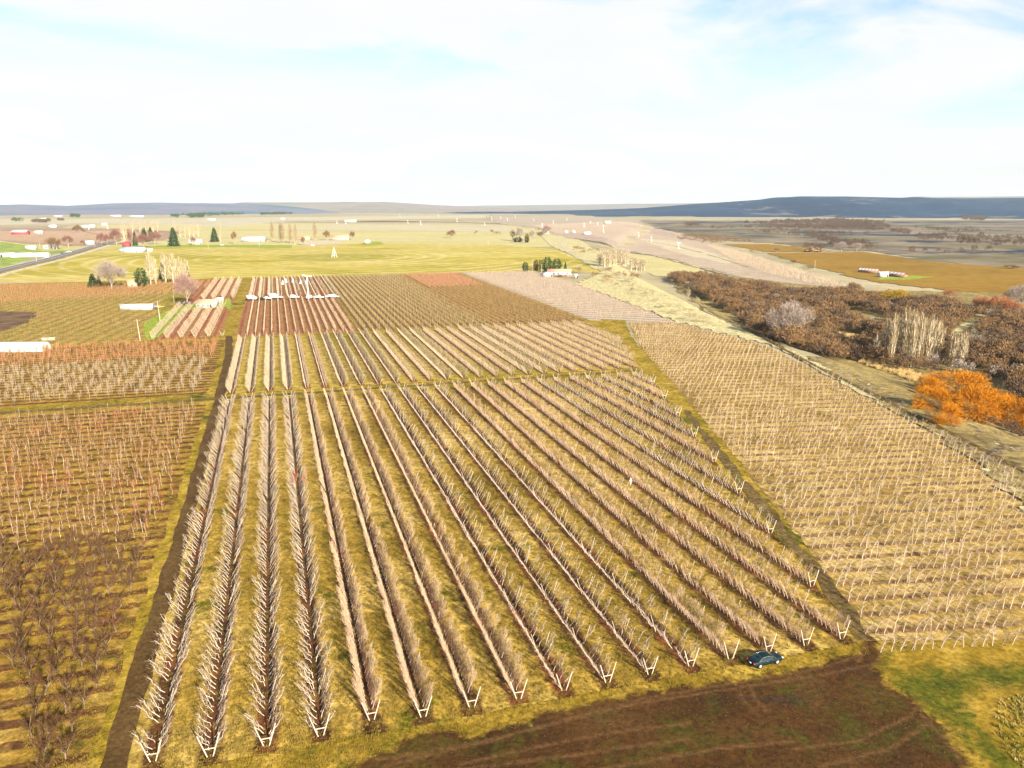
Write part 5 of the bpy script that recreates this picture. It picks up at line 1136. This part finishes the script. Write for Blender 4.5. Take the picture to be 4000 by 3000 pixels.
# pivot centre tower
x,y,z=g(1306,1006); e=empty('pivot_tower',(x,y,z),.3,label='grey steel pyramid pivot tower in the middle of the green circle field',cat='irrigation tower')
t=T(); H=11
for sx in (-1,1):
    for sy in (-1,1): t.tube([(sx*3.2,sy*3.2,0),(sx*.4,sy*.4,H)],[.16,.12],4,0)
obj_t('leg_frame',t,M_metalw,e); t=T()
for q in (.2,.45,.7):
    r=3.2*(1-q)+.4*q
    for a_,b_ in (((-r,-r),(r,-r)),((r,-r),(r,r)),((r,r),(-r,r)),((-r,r),(-r,-r))): t.tube([(*a_,H*q),(*b_,H*q)],[.1,.1],4,0)
obj_t('brace',t,M_metalw,e); t=T(); t.tube([(0,0,0),(0,0,H+1.5)],[.3,.25],6,0); obj_t('riser_pipe',t,M_metalw,e)
# ---------------------------------------------------------------- vehicles
def carpaint(name,col,rough=.55):
    m,N,L,b=newmat(name,rough,.2); b.inputs['Base Color'].default_value=(*col,1); b.inputs['Coat Weight'].default_value=.03; b.inputs['Coat Roughness'].default_value=.08; return m
M_green=carpaint('dark_green_car_paint',(0.002,0.014,0.017)); M_tyre=plain('tyre_rubber',(0.02,0.02,0.02),.9,.1,3); M_rim=plain('silver_alloy',(0.75,0.75,0.76),.3,.03,3,.5,.5)
M_glass=newmat('tinted_car_glass',.15,.35)[0]; M_glass.node_tree.nodes['Principled BSDF'].inputs['Base Color'].default_value=(0.02,0.035,0.04,1)
M_redl=plain('red_lens',(0.55,0.01,0.02),.2,.05,3,.6); M_lens=plain('clear_lens',(0.85,0.85,0.82),.1,.03,3,.8); M_chrome=plain('chrome_strip',(0.75,0.77,0.78),.2,.02,3,.6,.8); M_black=plain('black_plastic',(0.02,0.02,0.02),.6,.1,3)
def loft(sec,close=True):
    V=[p for s in sec for p in s]; k=len(sec[0]); Q=[(i*k+j,i*k+j+1,(i+1)*k+j+1,(i+1)*k+j) for i in range(len(sec)-1) for j in range(k-1)]
    for base in (0,(len(sec)-1)*k):
        for j in range(0,k//2-1): 
            q=(base+j,base+j+1,base+k-2-j,base+k-1-j); Q.append(q if base else q[::-1])
    return V,Q
def bodysec(x,w,zb,zt,crown=.05):
    h_=[(0.0,zb),(w*.82,zb),(w*.97,zb+.12),(w,zb+(zt-zb)*.5),(w*.975,zb+(zt-zb)*.78),(w*.90,zt-.02),(w*.72,zt+crown*.6),(w*.35,zt+crown)]
    r=[(x,-y_,z_) for y_,z_ in h_]+[(x,0,zt+crown*1.1)]+[(x,y_,z_) for y_,z_ in h_[::-1]]; return r
def sedan(name,label,x,y,z,rot,paint,group=None,sc=1.0,rearfirst=False):
    e=empty(name,(x,y,z),rot,label=label,cat='car',group=group); e.scale=(sc,)*3
    st_=[(-2.42,.66,.42,.66),(-2.38,.78,.34,.80),(-2.28,.84,.27,.93),(-1.9,.88,.24,.985),(-1.4,.895,.22,.98),(-.6,.90,.20,.965),(.4,.90,.20,.945),(1.0,.895,.20,.93),(1.5,.885,.21,.885),(1.95,.86,.22,.81),(2.25,.80,.24,.72),(2.38,.72,.28,.62),(2.43,.60,.34,.52)]
    V,Q=loft([bodysec(*s) for s in st_]); o=link('body',mesh_np('body',V,Q,[paint],smooth=True),e)
    # greenhouse
    gs=[(-1.78,.74,.955,.96),(-1.25,.70,.955,1.22),(-.85,.66,.955,1.355),(-.35,.64,.95,1.405),(.1,.64,.945,1.40),(.42,.65,.94,1.335),(.75,.68,.935,1.17),(1.18,.74,.93,.95)]
    S_=[]
    for (xx,w,zb,zt) in gs:
        f=(zt-.95)/.45; wt=.80-.20*max(0,f); hh=[(.80,zb-.03),(.80-.06*max(f,0),zb+(zt-zb)*.35),(wt+.015,zt-.05*max(f,.1)),(wt-.08,zt),(wt*.5,zt+.025)]
        S_.append([(xx,-a,b) for a,b in hh]+[(xx,0,zt+.032)]+[(xx,a,b) for a,b in hh[::-1]])
    V,Q=loft(S_); link('roof',mesh_np('roof',V,Q,[paint],smooth=True),e)
    def pane(nm,quad,off):
        t=T(); q=[np.array(p)+np.array(off) for p in quad]; t.add(q,[(0,1,2,3)]); t.add([p-np.array(off)*1.5 for p in q],[(3,2,1,0)]); obj_t(nm,t,M_glass,e)
    pane('windscreen',[(1.12,-.68,.99),(1.12,.68,.99),(.46,.56,1.33),(.46,-.56,1.33)],(.03,0,.035)); pane('rear_window',[(-1.70,.66,1.00),(-1.70,-.66,1.00),(-.90,-.55,1.345),(-.90,.55,1.345)],(-.02,0,.035))
    for s in (-1,1):
        for (a,b,c,d_) in (((-1.38,1.0),(-.28,.985),(-.28,1.33),(-.86,1.30)),((-.20,.985),(.92,.98),(.46,1.24),(-.20,1.33))):
            P=[]; 
            for (xx,zz) in (a,b,c,d_): f=(zz-.95)/.45; P.append((xx,s*(.80-.165*f+.022),zz))
            t=T(); t.add(P,[(0,1,2,3) if s<0 else (3,2,1,0)]); obj_t('side_window',t,M_glass,e)
        t=T(); t.tube([(-1.62,s*.808,1.0),(-.9,s*.66,1.34),(-.3,s*.64,1.39),(.42,s*.66,1.31),(1.12,s*.80,.97)],[.016]*5,4,0); t.tube([(-1.55,s*.832,.975),(1.1,s*.83,.955)],[.014]*2,4,0); obj_t('trim_strip',t,M_chrome,e)
        t=T(); t.box((.78,s*.93,1.0),(.16,.16,.11)); obj_t('wing_mirror',t,paint,e)
        t=T(); t.box((2.33,s*.60,.66),(.16,.30,.13),rot=-s*.35); obj_t('headlight',t,M_lens,e)
        t=T(); t.box((-2.34,s*.66,.80),(.16,.30,.16),rot=s*.25); obj_t('tail_light',t,M_redl,e)
        t=T(); t.box((-.26,s*.912,.86),(.14,.02,.03)); t.box((.80,s*.908,.85),(.14,.02,.03)); obj_t('door_handle',t,M_chrome,e)
        for xx in (-1.42,1.38):
            t=T(); R=.325; P=[];V=[]
            n=20
            for yy,r in ((s*.66,R*.9),(s*.70,R),(s*.885,R),(s*.915,R*.92),(s*.918,R*.66)):
                for k in range(n): V.append((xx+r*math.cos(6.2832*k/n),yy,R+r*math.sin(6.2832*k/n)))
            t.add(V,[(i*n+k,i*n+(k+1)%n,(i+1)*n+(k+1)%n,(i+1)*n+k) if s>0 else (i*n+k,(i+1)*n+k,(i+1)*n+(k+1)%n,i*n+(k+1)%n) for i in range(4) for k in range(n)]); t.done(); w=link('tyre',mesh_np('tyre',t.V,t.Q,[M_tyre]),None); 
            we=bpy.data.objects.new('wheel',None); COL.objects.link(we); we.parent=e; w.parent=we
            t=T()
            for k in range(n):
                a0,a1=6.2832*k/n,6.2832*(k+1)/n; f=s*.90 if k%4 else s*.86
                t.add([(xx,s*.925,R),(xx+.0*R,s*.925,R),(xx+.68*R*math.cos(a0),f,R+.68*R*math.sin(a0)),(xx+.68*R*math.cos(a1),f,R+.68*R*math.sin(a1))],[(0,1,2,3)])
                t.add([(xx+.68*R*math.cos(a0),s*.90,R+.68*R*math.sin(a0)),(xx+.68*R*math.cos(a1),s*.90,R+.68*R*math.sin(a1)),(xx+.6*R*math.cos(a1),s*.924,R+.6*R*math.sin(a1)),(xx+.6*R*math.cos(a0),s*.924,R+.6*R*math.sin(a0))],[(0,1,2,3)])
            rm=obj_t('rim',t,M_rim); rm.parent=we
            t=T(); V=[]
            for yy,r in ((s*.60,.37),(s*.904,.37)):
                for k in range(n): V.append((xx+r*math.cos(6.2832*k/n),yy,R+.02+r*math.sin(6.2832*k/n)))
            t.add(V,[(k,(k+1)%n,n+(k+1)%n,n+k) for k in range(n)]); 
            for k in range(n): t.add([(xx,s*.9035,R+.02),V[n+k],V[n+(k+1)%n],V[n+(k+1)%n]],[(0,1,2,3)])
            obj_t('wheel_arch',t,M_black,e)
    t=T(); t.box((-2.46,0,.70),(.03,.46,.14)); obj_t('number_plate',t,M_lens,e)
    t=T(); t.box((-2.42,0,.42),(.12,1.42,.10)); obj_t('bumper',t,M_black,e); t=T(); t.box((2.42,0,.40),(.10,1.30,.12)); obj_t('bumper',t,M_black,e)
    t=T(); t.box((2.40,0,.60),(.06,.62,.10)); obj_t('grille',t,M_black,e)
    return e
A_=math.radians(22); mx_,my_=34.15,92.35
sedan('parked_car','dark green sedan parked on the grass at the bottom right row ends',mx_-math.sin(A_)*.86,my_+math.cos(A_)*.86,.24,A_,M_green)
P_white=carpaint('white_car_paint',(0.78,0.78,0.77)); P_blue=carpaint('pale_blue_car_paint',(0.30,0.42,0.58)); P_blk=carpaint('black_car_paint',(0.02,0.02,0.025)); P_yel=carpaint('yellow_car_paint',(0.55,0.45,0.05)); P_sil=carpaint('silver_car_paint',(0.55,0.58,0.60))
def carat(X,Y,rot,p,label,sc=1.0,name='parked_car'): x,y,z=g(X,Y); return sedan(name,label,x,y,z+.35,rot,p,None,sc)
carat(607,1203,1.3,P_blue,'pale blue car beside the long low white shed')
carat(628,1204,1.2,P_yel,'small yellow car between the pale blue car and the hedge')
carat(708,1190,.1,P_blk,'left black car parked under the pinkish grey tree'); carat(736,1192,.1,P_blk,'right black car parked under the pinkish grey tree')
carat(182,1007,.55,P_white,'white car driving on the asphalt road',1.1,'moving_car'); carat(243,992,.5,P_blk,'dark car driving on the asphalt road behind the white one',1.1,'moving_car'); carat(270,986,.5,P_white,'second white car farther up the asphalt road',1.1,'moving_car')
carat(1222,961,.1,P_white,'white car in the gravel yard of the far farm',1.2); carat(868,959,.1,P_white,'white car near the right lone conifer',1.2)
def truck(kind,X,Y,rot,paint,label,sc=1.0):
    x,y,z=g(X,Y); e=empty('parked_truck',(x,y,z+.3),rot,label=label,cat='truck',group='trucks parked in the lane between the short orchard blocks'); e.scale=(sc,)*3
    t=T(); t.add(*loft([bodysec(*s) for s in [(1.0,.9,.45,1.05),(2.6,.86,.45,1.0),(2.75,.8,.5,.85)]])); t.add(*loft([bodysec(*s) for s in [(-.55,.9,.45,1.1),(-.35,.85,.45,1.9),(.55,.85,.45,1.9),(1.15,.9,.45,1.1)]])); obj_t('cab',t,paint,e)
    t=T(); t.add([(1.2,-.72,1.15),(1.2,.72,1.15),(.64,.66,1.82),(.64,-.66,1.82)],[(0,1,2,3)]); obj_t('windscreen',t,M_glass,e)
    for s in (-1,1):
        t=T(); t.box((.15,s*.89,1.45),(.85,.03,.5)); obj_t('side_window',t,M_glass,e)
    t=T()
    if kind=='pickup':
        t.box((-1.75,.86,.95),(2.5,.08,.55)); t.box((-1.75,-.86,.95),(2.5,.08,.55)); t.box((-2.98,0,.95),(.08,1.8,.55)); t.box((-1.75,0,.65),(2.5,1.7,.1))
    elif kind=='box': t.box((-1.9,0,1.55),(2.9,2.0,2.1))
    else: t.add(*loft([bodysec(*s) for s in [(-2.9,.85,.5,1.9),(-2.6,.93,.45,2.05),(-.4,.93,.45,2.05)]]))
    obj_t('cargo_bed',t,paint if kind!='box' else M_poly,e)
    for s in (-1,1):
        for xx in (-1.9,1.7):
            t=T(); t.tube([(xx,s*.72,.38),(xx,s*.96,.38)],[.4,.4],12,0); V=[(xx+.4*math.cos(6.2832*k/12),s*.96,.38+.4*math.sin(6.2832*k/12)) for k in range(12)]
            for k in range(12): t.add([(xx,s*.96,.38),V[k],V[(k+1)%12],V[(k+1)%12]],[(0,1,2,3)])
            obj_t('wheel',t,M_tyre,e)
for a in [('box',980,1171,1.45,P_white,'leftmost white box truck in the lane of parked trucks',1.15),('box',1000,1173,.1,P_white,'second white truck from the left in the lane, with open side',1.0),('pickup',1022,1173,.05,P_blk,'dark pickup truck in the lane of parked trucks'),('pickup',1042,1171,math.pi,P_white,'white pickup behind the dark pickup in the lane'),('box',1081,1168,.05,P_white,'white box trailer truck left of the small lone white van',1.35),('van',1152,1166,.1,P_white,'small lone white van between the trailer truck and wind machine',1.0),('van',1210,1170,1.35,P_white,'white van parked right at the wind machine foot',1.15),('pickup',1246,1168,.1,P_white,'white pickup just right of the wind machine',1.25),('van',1289,1165,3.1,P_white,'white van, left one of the rightmost truck pair',1.1),('pickup',1306,1165,0.05,P_white,'rightmost white pickup of the parked trucks',1.15)]: truck(*a)
def tent(X,Y,label):
    x,y,z=g(X,Y); t=T(); t.add([(-1.1,-1.1,0),(1.1,-1.1,0),(1.1,1.1,0),(-1.1,1.1,0),(-.2,-.2,3.2),(.2,-.2,3.2),(.2,.2,3.2),(-.2,.2,3.2)],[(0,1,5,4),(1,2,6,5),(2,3,7,6),(3,0,4,7),(4,5,6,7)]); o=obj_t('fabric_cover',t,M_poly); o.location=(x,y,z+.3); o.rotation_euler=(0,0,.4); tag(o,label,'fabric cover','white covers hanging between the short V rows')
for i,(a,b) in enumerate([(1105,1112),(1117,1105),(1144,1104),(1175,1110),(1197,1112)]): tent(a,b,f'small white pyramid cover, {od(i)} from the left between the short V rows')
# small crates near the greenhouse
def crate(X,Y,label,w=2.2):
    x,y,z=g(X,Y); t=T(); t.box((0,0,.6),(w,1.6,1.2)); 
    for q in range(5): t.box((0,-.83,.12+.24*q),(w+.06,.05,.15))
    o=obj_t('farm_crate',t,M_post); o.location=(x,y,z+.2); o.rotation_euler=(0,0,.2); tag(o,label,'crate')
crate(174,1331,'pale wooden crate standing right of the big white greenhouse'); crate(200,1330,'low grey pallet stack right of the pale crate',3.4)
# field fence along the bluff
def fence():
    P=[g(x,y) for x,y in [(2735,1215),(2830,1252),(2920,1292),(2995,1330),(3110,1392),(3225,1456),(3400,1545),(3560,1630),(3750,1735),(3950,1850),(4060,1910)]]
    pts=[]; 
    for i in range(len(P)-1):
        a=np.array(P[i][:2]); b=np.array(P[i+1][:2]); L=np.linalg.norm(b-a); n=max(1,int(L/6)); pts+= [a+(b-a)*k/n for k in range(n)]
    e=empty('wire_fence',(pts[0][0],pts[0][1],0),0,label='long wire fence with wooden posts following the rim above the valley',cat='fence'); o0=pts[0]
    pm=T(); pm.tube([(0,0,-.2),(0,0,1.5)],[.11,.10],4,0); pm.done(); me=mesh_np('post',pm.V,pm.Q,[M_woodb])
    for p in pts[:100]:
        q=link('post',me,e,(p[0]-o0[0],p[1]-o0[1],hs(*p)+.1))
    t=T()
    for zz in (.6,1.0,1.35): t.tube([(p[0]-o0[0],p[1]-o0[1],hs(*p)+zz) for p in pts[:100]],[.02]*len(pts[:100]),3,0)
    obj_t('wire',t,M_woodb,e)
fence()
# ---------------------------------------------------------------- person
M_skin=plain('skin',(0.50,0.30,0.21),.6,.05,3); M_shirt=plain('white_shirt_cloth',(0.80,0.80,0.80),.9,.04,6); M_trous=plain('pinkish_tan_trousers',(0.52,0.36,0.30),.9,.05,6); M_hair=plain('dark_hair',(0.04,0.025,0.02),.9,.1,6); M_hat=plain('white_cap_cloth',(0.75,0.74,0.70),.9,.05,6)
def skin(name,J,E,mat,parent=None,sub=1,root=0):
    me=bpy.data.meshes.new(name); me.from_pydata([j[0] for j in J],E,[]); me.materials.append(mat); o=bpy.data.objects.new(name,me); COL.objects.link(o)
    if parent: o.parent=parent
    m=o.modifiers.new('skin','SKIN'); 
    for i,j in enumerate(J): me.skin_vertices[0].data[i].radius=(j[1],j[2] if len(j)>2 else j[1])
    me.skin_vertices[0].data[root].use_root=True; m.use_smooth_shade=True
    s=o.modifiers.new('sub','SUBSURF'); s.levels=sub; s.render_levels=sub; return o
def person():
    J=[((0,0,.95),.13,.10),((0,0,1.15),.13,.10),((0,0,1.38),.15,.10),((0,-.01,1.50),.055),((0,-.02,1.58),.06),((0,-.03,1.68),.095,.105),((0,-.02,1.77),.07),
       ((-.19,0,1.42),.06),((-.25,.03,1.15),.045),((-.27,-.06,.92),.035),((.19,0,1.42),.06),((.25,-.03,1.15),.045),((.29,-.14,.93),.035),
       ((-.09,0,.88),.09),((-.11,-.10,.50),.065),((-.10,-.02,.10),.045),((-.10,-.16,.04),.04),((.09,0,.88),.09),((.11,.06,.50),.065),((.11,.22,.13),.045),((.11,.12,.04),.04)]
    E_=[(0,1),(1,2),(2,3),(3,4),(4,5),(5,6),(2,7),(7,8),(8,9),(2,10),(10,11),(11,12),(0,13),(13,14),(14,15),(15,16),(0,17),(17,18),(18,19),(19,20)]
    for wi,sx in ((9,-1),(12,1)):
        w=np.array(J[wi][0]); J.append((tuple(w+[0.0,-.03,-.07]),.03,.016)); pi=len(J)-1; E_.append((wi,pi)); p=w+[0,-.03,-.07]
        for k in range(4):
            a=p+[0,-.03+.018*k,-.045]; b=a+[-sx*.012,-.01,-.035-.006*(1.5-abs(k-1.5))]; J.append((tuple(a),.009)); E_.append((pi,len(J)-1)); J.append((tuple(b),.008)); E_.append((len(J)-2,len(J)-1))
        a=p+[-sx*.015,-.045,.0]; J.append((tuple(a),.010)); E_.append((pi,len(J)-1)); J.append((tuple(a+np.array([0,-.02,-.03])),.009)); E_.append((len(J)-2,len(J)-1))
    o=skin('person',J,E_,M_skin); o.location=(*g(2463,1899)[:2],.05); o.rotation_euler=(0,0,.25)
    tag(o,'person in a white shirt and pinkish tan trousers walking between two orchard rows','person')
    skin('shirt',[((0,0,.90),.155,.125),((0,0,1.15),.155,.125),((0,0,1.40),.17,.12),((-.19,0,1.43),.08),((-.25,.03,1.17),.07),((.19,0,1.43),.08),((.25,-.03,1.17),.07)],[(0,1),(1,2),(2,3),(3,4),(2,5),(5,6)],M_shirt,o)
    skin('trousers',[((0,0,.93),.15,.12),((-.09,0,.86),.10),((-.11,-.10,.50),.085),((-.10,-.03,.12),.07),((.09,0,.86),.10),((.11,.06,.50),.085),((.11,.20,.15),.07)],[(0,1),(1,2),(2,3),(0,4),(4,5),(5,6)],M_trous,o)
    skin('hair',[((0,.02,1.66),.10,.10),((0,.01,1.76),.085)],[(0,1)],M_hair,o)
    t=T(); n=14
    V=[(.15*math.cos(6.2832*k/n),-.03+.17*math.sin(6.2832*k/n),1.745) for k in range(n)]+[(.105*math.cos(6.2832*k/n),-.02+.115*math.sin(6.2832*k/n),1.77) for k in range(n)]+[(.07*math.cos(6.2832*k/n),-.02+.08*math.sin(6.2832*k/n),1.87) for k in range(n)]+[(.0,-.02,1.89)]
    t.add(V,[(i*n+k,i*n+(k+1)%n,(i+1)*n+(k+1)%n,(i+1)*n+k) for i in range(2) for k in range(n)]+[(2*n+k,2*n+(k+1)%n,3*n,3*n) for k in range(n)]); obj_t('cap',t,M_hat,o)
    f=T(); f.tube([(0,-.13,1.70),(0,-.165,1.665),(0,-.135,1.65)],[.012,.02,.014],4,0); obj_t('nose',f,M_skin,o)
    for s in (-1,1):
        f=T(); f.box((s*.035,-.128,1.70),(.028,.012,.014)); obj_t('eye',f,M_hair,o); f=T(); f.box((s*.10,-.02,1.69),(.02,.04,.06)); obj_t('ear',f,M_skin,o)
    f=T(); f.box((0,-.128,1.625),(.05,.012,.01)); obj_t('mouth',f,M_redr,o)
person()
def rough():
    t=T()
    for i in range(14):
        a=rng.uniform(0,6.28); p=np.array([rng.uniform(0,.35)*math.cos(a),rng.uniform(0,.35)*math.sin(a),0]); t.rib(p,p*1.6+np.array([0,0,rng.uniform(.15,.5)]),.10,.02,0)
    t.done(); m=barkmat('rough_olive_grass',(0.26,0.20,0.05),(0.46,0.35,0.13),0.5,(0.20,0.19,0.03),0.25,0.5)
    P=P0((3900,2740),(4150,2700),(4300,3200),(4080,3100),(3950,2960),(3870,2860)); X=rng.uniform(50,110,9000); Y=rng.uniform(60,98,9000); k=inpoly(X,Y,P)
    stuff('rough_grass',[merge(t,X[k],Y[k],np.full(k.sum(),.2),rng.uniform(0,6.28,k.sum()),rng.uniform(.35,.9,k.sum()))],[m],'tussocky olive and tan grass in the bottom right corner','grass')
rough()
for (x0,x1,yb,lab) in [(150,185,859,'long pale far shed left beneath the west hill'),(210,240,847,'tiny white far house, second beneath the west hill'),(430,470,846,'long white far shed beneath the middle of the west hill'),(505,560,848,'pale far shed row beneath the west hill'),(810,840,861,'white far house beside the distant dark trees'),(1095,1110,859,'tiny pair of white far silos left of the green far field'),(1345,1390,868,'pale far farmhouse left on the dark field edge'),(1520,1545,817,'tiny white house on the middle hill slope'),(340,366,889,'white far shed near the brown left orchard'),(318,336,891,'small white far cabin near the brown left orchard'),(190,215,890,'low white far sheds above the brown left orchard'),(395,412,882,'little white far barn right of the brown left orchard')]:
    gable('far_house',lab,'house',x0,x1,yb,5,2.5,14,0,M_wall,M_poly,'x',2)
# ---------------------------------------------------------------- haze
def haze():
    t=T(); t.box((0,0,150),(100000,100000,330)); t.done(); o=link('haze',mesh_np('haze',t.V,t.Q,[])); o['kind']='stuff'; o['label']='thin pale haze thickening toward the horizon'; o['category']='haze'
    m=bpy.data.materials.new('haze_air'); m.use_nodes=True; N=m.node_tree.nodes; N.clear(); out=N.new('ShaderNodeOutputMaterial'); v=N.new('ShaderNodeVolumePrincipled')
    v.inputs['Color'].default_value=(0.70,0.86,1.0,1); v.inputs['Density'].default_value=HAZE; v.inputs['Anisotropy'].default_value=0.0
    m.node_tree.links.new(v.outputs[0],out.inputs['Volume']); o.data.materials.append(m)
HAZE=0.00003
haze()
